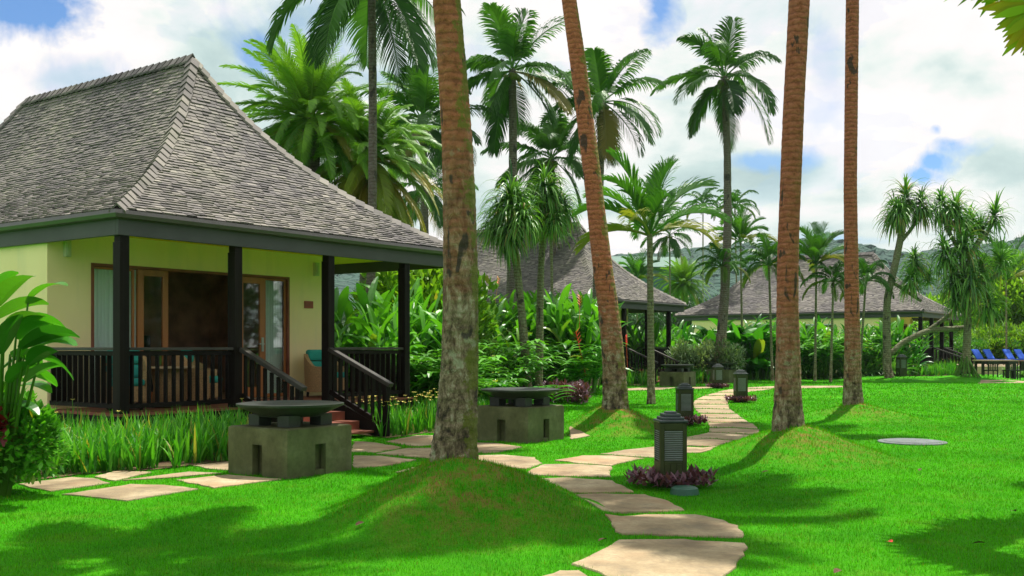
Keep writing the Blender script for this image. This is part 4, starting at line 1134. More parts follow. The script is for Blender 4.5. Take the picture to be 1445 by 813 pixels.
def build_shrubs():
    hel = []
    for sd in range(3):
        mb, fl = heliconia(100+sd, 15, 2.3, .82, .155, .6, 0, leafn=9); hel.append(mb.mesh('leaves', 'ginger_leaf'))
    low = [gingercane(120+k, 14, 1.7, .45, .11).mesh('leaves', 'ginger_leaf') for k in range(3)]
    ban = [heliconia(130+k, 8, 1.6, 1.3, .30, .5, 0, upright=.7)[0].mesh('leaves', 'banana_leaf') for k in range(2)]
    bs = [bush(140+k, 1.0, 1.0, 1.5, 2600, .13).mesh('leaves', 'bush_leaf') for k in range(2)]
    br = [bush(150+k, 1.0, 1.0, 1.5, 2400, .16, .45).mesh('leaves', 'bright_leaf') for k in range(2)]
    far = [bush(160+k, 3.2, 3.2, 5.0, 3200, .42, .5).mesh('leaves', 'far_leaf') for k in range(2)]
    # hedge beyond the first porch and between bungalow one and two
    place('heliconia', hel, [(q[0], q[1], R.uniform(1.0, 1.3)) for q in scatter_px(484, 620, 23.2, 25.5, 8, 1)], 'tall broad leaved heliconia clump behind the right end of the first porch', 'plant', 'heliconia hedge by the first porch')
    place('ginger_plant', low, [(q[0], q[1], R.uniform(.9, 1.2)) for q in scatter_px(560, 640, 21.6, 23, 7, 2)], 'dense green ginger clump beside the first porch railing', 'plant', 'ginger by the first porch')
    place('heliconia', hel, [(q[0], q[1], R.uniform(1.05, 1.45)) for q in scatter_px(660, 835, 33, 37, 20, 3)], 'tall heliconia clump behind the twin pandanus stems', 'plant', 'heliconia hedge between the bungalows')
    place('ginger_plant', low, [(q[0], q[1], R.uniform(.9, 1.35)) for q in scatter_px(655, 715, 27, 30, 8, 4)+scatter_px(715, 820, 32, 35, 12, 44)], 'dense dark green ginger clump between the mossy trunk and the second porch', 'plant', 'ginger thicket behind the second fire pit')
    place('ginger_plant', [gingercane(176+k, 16, 1.15, .40, .10).mesh('leaves', 'ginger_leaf') for k in range(2)], [(q[0], q[1], R.uniform(.9, 1.2)) for q in scatter_px(650, 705, 25, 28, 5, 5)+scatter_px(705, 800, 31, 33, 8, 55)], 'low ginger plant at the lawn edge behind the second fire pit', 'plant', 'low ginger behind the second fire pit')
    o = link_mesh('ginger_plant', gingercane(171, 7, 1.0, .45, .12).mesh('leaves', 'banana_leaf'), None, (.55, 24.5, -.02), (0, 0, 1), 1.1); tag(o, 'bright young ginger shoots leaning over the lawn behind the second fire pit', 'plant')
    # behind second porch and in front of bungalow three
    place('heliconia', hel, [(q[0], q[1], R.uniform(.9, 1.2)) for q in scatter_px(870, 1000, 46, 52, 10, 6)], 'heliconia clump behind the posts of the second porch', 'plant', 'heliconia behind the second porch')
    place('shrub', [bush(172, 1.1, 1.1, 1.5, 3000, .16, .35).mesh('leaves', 'variegated_leaf')], [(gx*1.0, gy, 1.0) for gx, gy in ((7.4, 44.2), (8.4, 44.6), (9.0, 43.8))], 'rounded cream flecked shrub beyond the second porch', 'shrub', 'cream flecked shrubs by the second porch')
    place('broad_leaf_plant', ban, [(q[0], q[1], R.uniform(1.1, 1.5)) for q in scatter_px(1010, 1085, 47.5, 49, 6, 7)], 'bright broad leaved plant behind the fourth fire pit', 'plant', 'bright broad leaved plants by the fourth fire pit')
    place('heliconia', hel, [(q[0], q[1], R.uniform(.9, 1.2)) for q in scatter_px(985, 1100, 49.5, 52, 8, 8)], 'dark heliconia clump under the third bungalow roof left of the straight red trunk', 'plant', 'heliconia left of the straight red trunk')
    place('heliconia', hel, [(q[0], q[1], R.uniform(1.0, 1.45)) for q in scatter_px(1075, 1205, 50, 52.5, 11, 9)], 'leafy heliconia clump between the straight and the slimmest red trunk', 'plant', 'heliconia between the red trunks')
    agave = []
    for k in range(2):
        R.seed(180+k); mb = MB()
        for i in range(80):
            az = i*2.4; el = R.uniform(.1, 1.35); d = Vector((math.cos(az)*math.cos(el), math.sin(az)*math.cos(el), math.sin(el)))
            strap(mb, (0, 0, .05), d, R.uniform(.8, 1.3), .06, 1.7, 6, (R.random(), 0), fold=.3)
        agave.append(mb.mesh('leaves', 'pandanus_leaf'))
    place('ginger_plant', low, [(q[0], q[1], R.uniform(1.2, 1.6)) for q in scatter_px(1010, 1240, 48.6, 50.5, 20, 19)], 'leafy ginger clump in the border below the third bungalow', 'plant', 'ginger in the border below the third bungalow')
    place('strap_lily', agave, [(q[0], q[1], R.uniform(.6, .8)) for q in scatter_px(1412, 1470, 50, 52, 5, 20)], 'green strap leaved plant in front of the blue loungers', 'plant', 'strap leaved plants before the loungers')
    place('crinum_lily', agave, [(q[0], q[1], R.uniform(.95, 1.35)) for q in scatter_px(1125, 1262, 48.0, 49.2, 12, 10)], 'dark strap leaved lily at the lawn edge below the third bungalow', 'plant', 'strap leaved lilies below the third bungalow')
    place('heliconia', hel, [(q[0], q[1], R.uniform(.9, 1.25)) for q in scatter_px(1215, 1278, 50.2, 52, 7, 11)], 'bright heliconia clump between the slimmest trunk and the third porch', 'plant', 'heliconia by the third porch')
    place('shrub', br, [(q[0], q[1], R.uniform(1.2, 1.9)) for q in scatter_px(1385, 1500, 66, 72, 18, 12)], 'yellow green leafy shrub behind the sun loungers at the right edge', 'shrub', 'yellow green shrubs at the right edge')
    big = [bush(190+k, 1.6, 1.6, 3.4, 3600, .26, .45).mesh('leaves', 'bright_leaf') for k in range(2)]
    place('leafy_tree', big, [((px-CX)/F*D, D, s) for px, D, s in ((1398, 74, 1.9), (1430, 76, 2.2), (1462, 74, 2.1), (1340, 88, 1.7))], 'yellow green leafy tree rising behind the many headed pandanus', 'tree', 'leafy trees at the right edge')
    place('leafy_tree', big, [((px-CX)/F*D, D, s) for px, D, s in ((566, 29, 1.12), (590, 30, 1.18), (612, 29, 1.08))], 'bright green leafy tree top showing over the low end of the first roof', 'tree', 'leafy tree tops behind the first roof')
    place('plumeria_shrub', bs, [(q[0], q[1], R.uniform(1.0, 1.4)) for q in scatter_px(1300, 1460, 65, 68, 8, 13)], 'dark shrub behind the loungers at the right edge', 'shrub', 'dark shrubs at the right edge')
    # far trees as individuals with crown and trunk
    R.seed(15)
    tm = MB(); tm.tube([(0, 0, -.2), (.1, 0, 2), (0, .1, 4)], [.3, .22, .1], 7); tme = tm.mesh('trunk', 'trunk_grey')
    for k in range(34):
        px = 640+k*26+R.uniform(-10, 10); D = R.uniform(88, 135)
        if 1090 < px < 1100: continue
        s = R.uniform(.85, 1.35)*D/110*(1.0 if px < 900 or px > 1290 else .82)
        r = empty('background_tree', ((px-CX)/F*D, D, 0), R.uniform(0, 6), 'dark green round tree in the wooded band behind the bungalows', 'tree', 'trees in the wooded band behind the bungalows', s)
        link_mesh('trunk', tme, r); link_mesh('crown', far[k % 2], r, (0, 0, 1.2))
    for k, (x, y) in enumerate([(19, 6), (24, 11), (20, 16.5), (27, 20), (31, 27), (24, 26), (34, 14), (16, -3), (9, -12), (1, -14), (-8, -12), (28, 3), (38, 33)]):  # unseen trees added for the door glass to reflect and to cut front fill
        r = empty('unseen_tree', (x, y, 0), R.uniform(0, 6), 'broad green unseen tree added outside the picture for glass reflections', 'tree', 'unseen trees added outside the picture', R.uniform(.85, 1.15))
        link_mesh('trunk', tme, r); link_mesh('crown', far[k % 2], r, (0, 0, .6))
    # left foreground plant
    R.seed(200); mb = MB()
    LV = [(-6, 436, 43, 395, .19), (-8, 452, 62, 434, .17), (40, 424, 90, 408, .13), (24, 462, 86, 470, .15), (28, 492, 105, 484, .13), (34, 502, 101, 494, .17), (56, 505, 95, 541, .12), (30, 525, 72, 549, .13),
          (2, 500, 26, 450, .16), (-12, 480, 30, 470, .15), (-20, 440, -5, 385, .18), (-25, 470, -80, 430, .2), (-20, 500, -85, 480, .2), (10, 540, 50, 520, .14), (-10, 415, 22, 388, .12), (6, 470, 58, 452, .14), (0, 525, 44, 505, .15), (20, 548, 66, 560, .13), (34, 540, 82, 520, .12), (8, 570, 48, 590, .12), (28, 480, 70, 462, .14), (-4, 560, 30, 540, .14), (14, 500, 52, 520, .15), (40, 515, 78, 500, .13), (-30, 455, -10, 420, .16), (15, 505, 70, 512, .15)]
    for (px, py, ex, ey, w) in LV:
        D = 10.3+R.uniform(-.35, .35); a = atD(px, py, D); e = atD(ex, ey, D+R.uniform(-.2, .2)); d = e-a
        b = atD(px*.3-5, 600, 10.35); g0 = Vector((b.x, b.y, 0)); mb.tube([g0, g0.lerp(a, .55)+Vector((0, 0, .08)), a], [.022, .018, .010], 6, (.5, .1), cap=False)
        strap(mb, a, d+Vector((0, 0, d.length*.45)), d.length*1.15, w*1.55, 1.15, 9, (R.uniform(.1, 1), R.choice((0, 0, .06))), prof=paddle, fold=.25, tw=R.uniform(-.7, .3))
    r = empty('banana_plant', (0, 0, 0), 0, 'glossy bright green banana leaved plant at the left edge before the porch', 'plant')
    mb.obj('leaves', 'banana_leaf', r)
    m = bush(202, .85, .55, 1.12, 5200, .085, .65).mesh('leaves', 'ginger_leaf')
    o = link_mesh('hibiscus_shrub', m, None, (-5.45, 10.45, -.02)); tag(o, 'small leaved green shrub at the left edge under the banana leaves', 'shrub')
    m = bush(203, .28, .22, .25, 110, .11, .6).mesh('leaves', 'red_leaf')
    o = link_mesh('croton', m, None, (-5.12, 10.15, .55)); 
    st = tag(o, 'dark red leaved croton tucked into the shrub at the left edge', 'shrub')
    # heliconia flowers
    R.seed(210)
    fm = MB(); 
    for k in range(8): strap(fm, (0, 0, k*.07), Vector((1 if k % 2 else -1, 0, 1.0)), .22, .09, .1, 3, (.5, 0), prof=paddle)
    fm.tube([(0, 0, -1.2), (0, 0, .56)], [.015, .012], 5)
    fme = fm.mesh('flower', 'orange_petal'); fr2 = fm.mesh('flower', 'red_petal')
    for (px, py, D, s, me, lab) in [(818, 432, 32.5, .6, fme, 'orange heliconia bloom beside the leaning trunk, the highest of three'), (817, 487, 32, .8, fr2, 'red heliconia bloom beside the leaning trunk, below the orange one'),
                               (884, 489, 38.6, .7, fr2, 'red bloom at the stair rail of the second porch'), (702, 405, 31, .5, fme, 'small orange bloom among the leaves behind the twin pandanus')]:
        p = atD(px, py, D); o = link_mesh('heliconia_flower', me, None, p, (0, R.uniform(-.3, .3), R.uniform(0, 3)), s); tag(o, lab, 'flower')

def build_beds():
    R.seed(300); mb = MB(); fl = MB()
    def tuft(x, y, h, n=7, w=.04):
        z = tz(x, y)
        for k in range(n):
            az = R.uniform(0, 6.28); el = R.uniform(1.05, 1.5); d = Vector((math.cos(az)*math.cos(el), math.sin(az)*math.cos(el), math.sin(el)))
            t = R.random(); strap(mb, (x+R.uniform(-.04, .04), y+R.uniform(-.04, .04), z), d, h*R.uniform(.6, 1.12), w, R.uniform(.1, 1.8), 6, (t, 0 if R.random() > .05 else .7), fold=.25)
    def flower(x, y, h):
        a = Vector((x, y, 0)); b = a+Vector((R.uniform(-.08, .08), R.uniform(-.08, .08), h)); mb.tube([a, a.lerp(b, .5), b], [.005, .005, .004], 4, (.6, 0), cap=False)
        for k in range(6):
            az = k*1.05+R.random(); strap(fl, b, Vector((math.cos(az), math.sin(az), .5)), .045, .028, .5, 2, (.5, 0), prof=paddle)
    def bed(poly, dens, hf, hb, nfl, seed, name, label, petals='yellow_petal', w=.042):
        nonlocal mb, fl
        R.seed(seed); mb = MB(); fl = MB(); P = np.array([(p.x, p.y) for p in poly])
        x0, y0 = P.min(0); x1, y1 = P.max(0); A = (x1-x0)*(y1-y0); n = int(A*dens)
        for i in range(n):
            x, y = R.uniform(x0, x1), R.uniform(y0, y1)
            if inpoly(np.array([x]), np.array([y]), P)[0]: tuft(x, y, hf+(hb-hf)*(y-y0)/(y1-y0), w=w)
        k = 0
        while k < nfl:
            x, y = R.uniform(x0, x1), R.uniform(y0, y1)
            if inpoly(np.array([x]), np.array([y]), P)[0]: flower(x, y, (hf+(hb-hf)*(y-y0)/(y1-y0))*R.uniform(1.0, 1.2)); k += 1
        root = empty(name, (0, 0, 0), 0, label, 'plants'); root['kind'] = 'stuff'
        o = mb.obj('leaves', 'iris_leaf', root)
        if nfl: fl.obj('petals', petals, root)
        # bare soil strip under the plants
        c = P.mean(0); sm = MB(); q = [Vector((p[0], p[1], .012)) for p in P]
        sm.add(q, [tuple(range(len(q)))]); so = sm.obj('soil', 'soil'); tag(so, kind='structure')
    front = [gnd(-60, 694), gnd(20, 682), gnd(120, 670), gnd(215, 664), gnd(290, 655), gnd(345, 648), gnd(372, 640), hl(2.1, -.08), hl(.05, -.15), hl(-.12, .3), hl(-.15, 1.9), hl(-.6, 2.6), Vector((-9.5, 14.2, 0))]
    bed(front, 46, .52, .66, 24, 301, 'iris_bed', 'dense bed of green strap leaved iris with small yellow flowers before the first porch')
    right = [hl(4.35, -.25), hl(6.9, -.2), hl(8.2, .1), gnd(652, 600), gnd(652, 612), gnd(600, 612), gnd(548, 619)]
    bed(right, 38, .50, .62, 110, 302, 'iris_bed', 'iris bed with many yellow flowers between the first stairs and the mossy trunk')
    b3 = [gnd(838, 540), gnd(905, 545), gnd(928, 541), gnd(915, 530), gnd(830, 530)]
    bed(b3, 12, .65, .75, 60, 303, 'iris_bed', 'iris bed below the second porch beside the leaning trunk', w=.05)
    b4 = [gnd(975, 541), gnd(1000, 541), gnd(1000, 530), gnd(960, 530)]
    bed(b4, 12, .65, .8, 10, 304, 'iris_bed', 'iris patch between the third and fourth fire pits', w=.05)
    b5 = [gnd(1268, 531), gnd(1345, 531), gnd(1350, 526), gnd(1270, 526)]
    bed(b5, 12, .7, 1.0, 12, 305, 'iris_bed', 'iris bed at the lawn edge below the third porch stairs', w=.055)
    b6 = [gnd(655, 604), gnd(672, 604), gnd(700, 575), gnd(730, 571), gnd(720, 560), gnd(650, 575)]
    bed(b6, 26, .35, .45, 0, 306, 'iris_bed', 'low green grassy plants behind the second fire pit beside the mossy trunk')
    # purple ground cover
    R.seed(310)
    mb = MB(); 
    for i in range(1500):
        t = R.random(); px = 768+62*t; py = 546-6*R.random(); p = gnd(px, py); p.y = 38.0-t*1.0+R.uniform(-1.1, 1.1)-9.5; p.x = (px-CX)/F*p.y
        az = R.uniform(0, 6.28); el = R.uniform(.2, 1.2)
        strap(mb, (p.x, p.y, R.uniform(.02, .45)), Vector((math.cos(az)*math.cos(el), math.sin(az)*math.cos(el), math.sin(el))), R.uniform(.12, .24), .06, 1, 2, (R.random(), R.random()*.5), prof=paddle)
    o = mb.obj('ground_cover', 'purple_leaf'); tag(o, 'purple leaved ground cover at the lawn edge left of the leaning trunk', 'ground cover', kind='stuff')

def build_furniture():
    pit = build_pit()
    spots = [((405.5, 676), 'square concrete fire pit with round dish in front of the first porch, the nearest one'), ((745, 627), 'square concrete fire pit with round dish between the mossy and the leaning trunk'),
             ((965, 546), 'fire pit with round dish before the second porch stairs'), ((1029, 541), 'farthest fire pit, beyond the bollards at the bend of the path')]
    for i, (c, lab) in enumerate(spots):
        q = gnd(*c); r = pit if i == 0 else copy_tree(pit); r.location = q+(U+V)*.515; r.rotation_euler = (0, 0, TH)
        tag(r, lab, 'fire pit', 'concrete fire pits')
    bol = build_bollard()
    sp = [((946, 686), .09, 'nearest louvred bollard lamp, ringed by purple plants beside the path', 1.0), ((966, 600), .05, 'bollard lamp just behind the nearest one on the left side of the path', 1.0),
          ((1045, 568), .02, 'bollard lamp on the right side of the path with purple plants at its foot', 1.1), ((1013, 548.5), .1, 'bollard lamp left of the path in front of the farthest fire pit', 1.1), ((1272, 536), .2, 'bollard lamp beside the branching pandanus trunk', 1.2)]
    for i, (c, rz, lab, s) in enumerate(sp):
        r = bol if i == 0 else copy_tree(bol); q = gnd(*c); r.location = (q.x, q.y, tz(q.x, q.y)); r.rotation_euler = (0, 0, rz); r.scale = (s, s, s)
        tag(r, lab, 'bollard lamp', 'bollard lamps along the path')
        if i < 4:
            R.seed(400+i); mb = MB(); purple_ring(mb, 0, 0, .15, .42 if i else .47, 620, s=1.25)
            o = mb.obj('ground_cover', 'purple_leaf'); o.location = (q.x, q.y, tz(q.x, q.y))
            tag(o, 'ring of purple leaves around the foot of ' + ['the nearest bollard lamp', 'the second bollard lamp', 'the bollard lamp right of the path', 'the bollard lamp by the farthest fire pit'][i], 'ground cover', kind='stuff')
    q = gnd(966, 697); mb = MB(); mb.lathe([(.001, .075), (.11, .075), (.135, .06), (.15, .0), (.15, -.05)], 28)
    o = mb.obj('irrigation_cover', 'green_plastic', smooth=False); o.location = q; tag(o, 'low round green cover in the grass at the foot of the nearest bollard', 'cover')
    # manhole disc
    q = gnd(1287, 624); root = empty('manhole_cover', q, 0, 'round grey stone manhole cover set in the lawn', 'manhole cover')
    m = MB(); m.lathe([(.001, .026), (.42, .028), (.43, .018), (.45, .018), (.51, .016), (.52, .008), (.52, -.1)], 48); m.obj('disc', 'manhole_stone', root)
    # outdoor table with benches
    q = gnd(1404, 536); root = empty('outdoor_table', q, 0, 'outdoor table with sandy wooden top on black legs by the right edge', 'table', sc=(1, 1, 1.2))
    m = MB()
    for k in range(6): m.box(-.85, .85, -.45+k*.15+.004, -.30+k*.15-.004, .72, .76)
    m.obj('tabletop', 'sand_timber', root)
    for sx in (-1, 1):
        for sy in (-1, 1):
            l = MB(); l.box(sx*.72-.05, sx*.72+.05, sy*.36-.05, sy*.36+.05, 0, .72); l.obj('leg', 'black_plastic', root)
    l = MB(); l.box(-.70, .70, -.385, -.35, .60, .72); l.box(-.70, .70, .35, .385, .60, .72); l.obj('apron', 'black_plastic', root)
    def chair(loc, rz, lab):
        r = empty('garden_chair', loc, rz, lab, 'chair', 'black chairs at the outdoor table')
        s = MB(); s.box(-.24, .24, -.24, .24, .42, .47); s.obj('seat', 'black_plastic', r)
        b = MB()
        b.box(-.24, .24, .215, .245, .78, .86)
        for k in range(6): b.box(-.21+k*.075, -.17+k*.075, .22, .24, .47, .78)
        b.obj('backrest', 'black_plastic', r)
        for sx in (-1, 1):
            for sy in (-1, 1):
                l = MB(); l.box(sx*.21-.022, sx*.21+.022, sy*.21-.022, sy*.21+.022, 0, .42 if sy < 0 else .85); l.obj('leg', 'black_plastic', r)
    chair(q+Vector((-.45, -.55, 0)), math.pi, 'black chair at the left of the outdoor table, seen from behind')
    chair(q+Vector((.45, -.55, 0)), math.pi+.1, 'black chair in the middle of the outdoor table side, seen from behind')
    chair(q+Vector((1.0, -.1, 0)), -math.pi/2, 'black chair at the right end of the outdoor table')
    # sun loungers with blue mattresses
    for i, (px, D, lab) in enumerate([(1383, 60, 'leftmost blue sun lounger behind the outdoor table'), (1399, 60.3, 'second blue sun lounger behind the outdoor table'), (1427, 60.6, 'blue sun lounger second from the right edge'), (1443, 61, 'blue sun lounger nearest the right edge')]):
        r = empty('sun_lounger', ((px-CX)/F*D, D, .45), .35, lab, 'sun lounger', 'blue sun loungers by the far lawn edge', .82)
        f = MB(); f.box(-.32, .32, -1.5, .2, .30, .36)
        f.obj('frame', 'sand_timber', r)
        for sx in (-1, 1):
            for yy in (-1.4, .1): l = MB(); l.box(sx*.28-.03, sx*.28+.03, yy-.03, yy+.03, 0, .30); l.obj('leg', 'sand_timber', r)
        c = MB(); c.box(-.30, .30, -1.48, .0, .362, .44); c.obj('mattress', 'blue_canvas', r, bev=.02)
        c = MB(); M = Matrix.Translation((0, 0, .44)) @ Matrix.Rotation(rad(52), 4, 'X'); c.box(-.31, .31, 0, .85, -.04, .05, M=M); c.obj('backrest', 'blue_canvas', r, bev=.02)
    pm = MB(); pm.box(25.5, 40, 56.5, 68, -.1, .45); tag(pm.obj('terrace', 'sand_timber'), kind='structure')
    # fallen leaves
    R.seed(420); lm = []
    for nm, ct in (('red_petal', 0), ('soil', 0)):
        mb = MB(); strap(mb, (0, 0, .0), (1, 0, .15), .09, .045, .6, 4, (.5, .5), prof=paddle, fold=.4); lm.append(mb.mesh('fallen_leaf', nm))
    for (px, py, c, lab) in [(1259, 771, 0, 'red fallen leaf on the lawn below the shadow band'), (1186, 810, 1, 'brown fallen leaf at the bottom edge of the lawn'), (1372, 773, 1, 'brown fallen leaf on the lawn at lower right'), (1428, 727, 1, 'dark fallen leaf on the lawn near the right edge'),
                             (845, 768, 1, 'dark fallen leaf beside the nearest paving slab'), (502, 758, 1, 'pale brown fallen leaf at the left foot of the large mound'), (1298, 668, 1, 'small brown leaf on the lawn below the manhole cover'), (1075, 672, 1, 'brown leaf on the mound of the straight red trunk')]:
        q = gnd(px, py); o = link_mesh('fallen_leaf', lm[c], None, (q.x, q.y, tz(q.x, q.y)+.035), (R.uniform(-.3, .3), R.uniform(-.3, .3), R.uniform(0, 6)), 1.0); tag(o, lab, 'leaf', 'fallen leaves on the lawn')

def build_far():
    # wooded ridge
    prof = [(400, 380), (560, 372), (700, 365), (800, 360), (870, 353), (930, 350), (970, 344), (1010, 339), (1060, 337), (1100, 333), (1135, 331), (1180, 334), (1230, 346), (1270, 351), (1330, 346), (1400, 336), (1445, 330), (1560, 322), (1750, 340)]
    D1 = 520.0; xs = np.linspace(-200, 480, 300); pxs = xs/D1*F+CX
    top = np.interp(pxs, [p[0] for p in prof], [p[1] for p in prof]); H = EYE+(HY-top)/F*D1
    rs = np.random.RandomState(4); rows = 46; vs = []; fs = []
    for j in range(rows):
        t = j/(rows-1)
        for i, x in enumerate(xs):
            if t <= .7: u = t/.7; y = 250+(D1-250)*u; h = H[i]*(u**.8)*(1+.10*math.sin(x*.05+u*6)*(1-u))
            else: u = (t-.7)/.3; y = D1+u*160; h = H[i]*(1-u)
            k = 1.8*(.3+t)
            if 0 < j < rows-1: y += (rs.rand()-.5)*9
            vs.append((x*(y/D1)**.3+(rs.rand()-.5)*1.6, y, h-2+(rs.rand()-.35)*k*1.0+.5*math.sin(x*.4+j)*t))
    n = len(xs)
    for j in range(rows-1):
        for i in range(n-1): a = j*n+i; fs.append((a, a+1, a+n+1, a+n))
    mb = MB(); mb.add(vs, fs); o = mb.obj('hills', 'forest_hill'); tag(o, kind='structure')
    # low green metal roofed building in the distance
    r = empty('far_building', ((918-CX)/F*140, 140, 0), .1, 'low distant building with green metal roof seen left of the third bungalow', 'building')
    m = MB(); m.box(-5, 5, 0, 8, 0, 12.4); m.obj('wall', 'metal_roof', r)
    m = MB(); m.add([(-5.6, -.8, 12.4), (5.6, -.8, 12.4), (5.6, 4, 14.2), (-5.6, 4, 14.2), (-5.6, 8.8, 12.4), (5.6, 8.8, 12.4)], [(0, 1, 2, 3), (3, 2, 5, 4), (0, 3, 4), (1, 5, 2), (0, 4, 5, 1)]); m.obj('roof', 'metal_roof', r)

def build_world():
    w = bpy.data.worlds.new('World'); SC.world = w; w.use_nodes = True; nt = w.node_tree; nt.nodes.clear()
    out = N(nt, 'ShaderNodeOutputWorld'); bg = N(nt, 'ShaderNodeBackground'); L(nt, bg.outputs[0], out.inputs[0]); bg.inputs[1].default_value = .1
    sky = N(nt, 'ShaderNodeTexSky', sky_type='NISHITA'); sky.sun_disc = False; sky.sun_elevation = SUN_EL; sky.sun_rotation = SUN_AZ; sky.air_density = 1.0; sky.dust_density = .6; sky.ozone_density = 2.0
    tc = N(nt, 'ShaderNodeTexCoord').outputs['Generated']
    sep = N(nt, 'ShaderNodeSeparateXYZ'); L(nt, tc, sep.inputs[0])
    # project on a cloud layer so that clouds flatten to the horizon
    zz = mth(nt, 'ADD', mth(nt, 'MAXIMUM', sep.outputs[2], 0), .22)
    cx = mth(nt, 'DIVIDE', sep.outputs[0], zz); cy = mth(nt, 'DIVIDE', sep.outputs[1], zz)
    cmb = N(nt, 'ShaderNodeCombineXYZ'); L(nt, cx, cmb.inputs[0]); L(nt, cy, cmb.inputs[1])
    v = cmb.outputs[0]
    n1 = noise(nt, v, 1.15, 9, .58, .35); n2 = mth(nt, 'ADD', mth(nt, 'MULTIPLY', noise(nt, v, 1.5, 6, .5, .3), .35), mth(nt, 'MULTIPLY', noise(nt, scaled(nt, tc, (1, 1, 1.9)), 5.0, 12, .56, .25), .65))
    shade = ramp(nt, n2, [(.36, (3.2, 4.3, 4.3)), (.44, (4.6, 5.7, 5.5)), (.49, (6.4, 6.9, 6.6)), (.53, (7.6, 7.25, 7.15)), (.65, (8.0, 7.75, 7.65))])
    mask = ramp(nt, n1, [(.36, 0.0), (.45, 1.0)])
    # openings of blue between the clouds, given as directions
    holes = None
    for (px, py, rx, ry, st) in [(1296, 248, 26, 12, 1.0), (1318, 228, 22, 15, 1.0), (1346, 203, 34, 15, 1.0), (1322, 182, 10, 10, .8), (930, 22, 22, 36, .95), (1075, 228, 60, 12, .75), (15, 12, 75, 38, 1.0), (368, 75, 22, 30, .8), (1160, 85, 30, 60, .3), (420, 40, 60, 60, .4), (1190, 338, 60, 8, .6), (90, 110, 70, 22, .35), (650, 90, 60, 60, .2)]:
        d = Vector(((px-CX)/F, 1, (HY-py)/F)); ux = mth(nt, 'DIVIDE', sep.outputs[0], mth(nt, 'MAXIMUM', sep.outputs[1], .01)); uz = mth(nt, 'DIVIDE', sep.outputs[2], mth(nt, 'MAXIMUM', sep.outputs[1], .01))
        a = mth(nt, 'DIVIDE', mth(nt, 'SUBTRACT', ux, d.x), rx/F); b = mth(nt, 'DIVIDE', mth(nt, 'SUBTRACT', uz, d.z), ry/F)
        q = mth(nt, 'ADD', mth(nt, 'MULTIPLY', a, a), mth(nt, 'MULTIPLY', b, b)); q = mth(nt, 'SQRT', q)
        q = mth(nt, 'ADD', q, mth(nt, 'MULTIPLY', mth(nt, 'SUBTRACT', HN(nt, tc), .5), 5.5))
        mr = N(nt, 'ShaderNodeMapRange'); mr.inputs[1].default_value = 1.45; mr.inputs[2].default_value = .35; mr.inputs[4].default_value = st; L(nt, q, mr.inputs[0])
        holes = mr.outputs[0] if holes is None else mth(nt, 'MAXIMUM', holes, mr.outputs[0])
    mask = mth(nt, 'MAXIMUM', mask, .90)
    mask = mth(nt, 'MULTIPLY', mask, mth(nt, 'SUBTRACT', 1.0, holes))
    blue = mixc(nt, 1.0, sky.outputs[0], (.55, .80, 1.05), 'MULTIPLY')
    c = mixc(nt, mask, blue, shade)
    L(nt, c, bg.inputs[0])
_hn = {}
def HN(nt, tc):
    if 'h' not in _hn: _hn['h'] = noise(nt, tc, 13, 9, .6, .4)
    return _hn['h']

def build_haze():
    m = bpy.data.materials.new('haze'); m.use_nodes = True; nt = m.node_tree; nt.nodes.clear()
    out = N(nt, 'ShaderNodeOutputMaterial'); v = N(nt, 'ShaderNodeVolumePrincipled'); v.inputs['Color'].default_value = (.80, .90, 1, 1); v.inputs['Density'].default_value = .00015
    L(nt, v.outputs[0], out.inputs['Volume']); MATS['haze'] = m
    mb = MB(); mb.box(-950, 950, -70, 1450, -4, 110); tag(mb.obj('haze', 'haze'), kind='stuff')
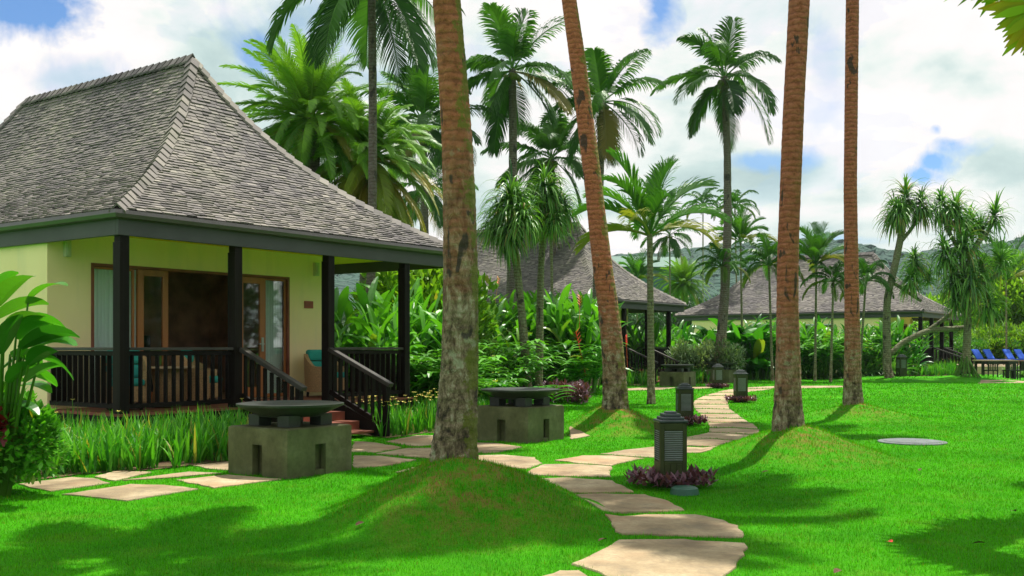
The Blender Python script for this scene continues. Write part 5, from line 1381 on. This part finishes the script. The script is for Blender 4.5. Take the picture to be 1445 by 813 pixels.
# ------------------------------------------------------------------ assemble
SUN_EL = rad(69); SUN_AZ = math.atan2(.58, .81)
build_world()
TRUNK_XY.clear()
build_big_trunks()
build_slabs()
build_ground()
build_grass()
bung = build_bungalow(); tag(bung, 'nearest bungalow with shingled hip roof and dark timber porch on the left', 'bungalow', 'shingle roofed bungalows')
b2 = copy_tree(bung); b2.location = (3.45, 40.4, 0); tag(b2, 'second bungalow behind the leaning trunk, its porch stairs facing the lawn', 'bungalow', 'shingle roofed bungalows')
b3 = copy_tree(bung); b3.location = (21.6, 54.0, 0); b3.scale = (1.15, 1.15, 1.0); tag(b3, 'farthest bungalow with wide shingled roof below the hills on the right', 'bungalow', 'shingle roofed bungalows')
wicker_chair(5.38, 1.45, 0.0, 'wicker armchair with teal cushions beside the glass door of the first porch', 'wicker armchairs on the first porch')
wicker_chair(.75, .95, -.5, 'wicker armchair with teal cushions nearest the left corner of the first porch', 'wicker armchairs on the first porch')
wicker_chair(2.25, 1.15, .7, 'wicker armchair with teal cushions behind the second porch post', 'wicker armchairs on the first porch')
wicker_table(1.5, .95); tv_cabinet()
build_furniture(); build_palms(); build_pandanus(); build_shrubs(); build_beds(); build_far(); build_haze()

sd = bpy.data.lights.new('sun', 'SUN'); sd.energy = 5.0; sd.angle = rad(.5); sd.color = (1, .95, .86)
so = bpy.data.objects.new('sun', sd); COL.objects.link(so)
sv = Vector((math.sin(SUN_AZ)*math.cos(SUN_EL), math.cos(SUN_AZ)*math.cos(SUN_EL), math.sin(SUN_EL)))
so.rotation_euler = sv.to_track_quat('Z', 'Y').to_euler()

cd = bpy.data.cameras.new('camera'); cam = bpy.data.objects.new('camera', cd); COL.objects.link(cam)
cam.location = (0, 0, EYE); cam.rotation_euler = (rad(90), 0, 0)
cd.sensor_width = 36; cd.lens = F/1445*36; cd.shift_y = (HY-406.5)/1445; cd.shift_x = 0; cd.clip_start = .1; cd.clip_end = 5000
SC.camera = cam
vs_ = SC.view_settings; vs_.view_transform = 'Standard'; vs_.look = 'None'; vs_.exposure = 0.46; vs_.gamma = 1
SC.cycles.max_bounces = 6; SC.cycles.diffuse_bounces = 4; SC.cycles.glossy_bounces = 3; SC.cycles.transmission_bounces = 4; SC.cycles.transparent_max_bounces = 8
SC.cycles.use_denoising = True; SC.cycles.sample_clamp_indirect = 5
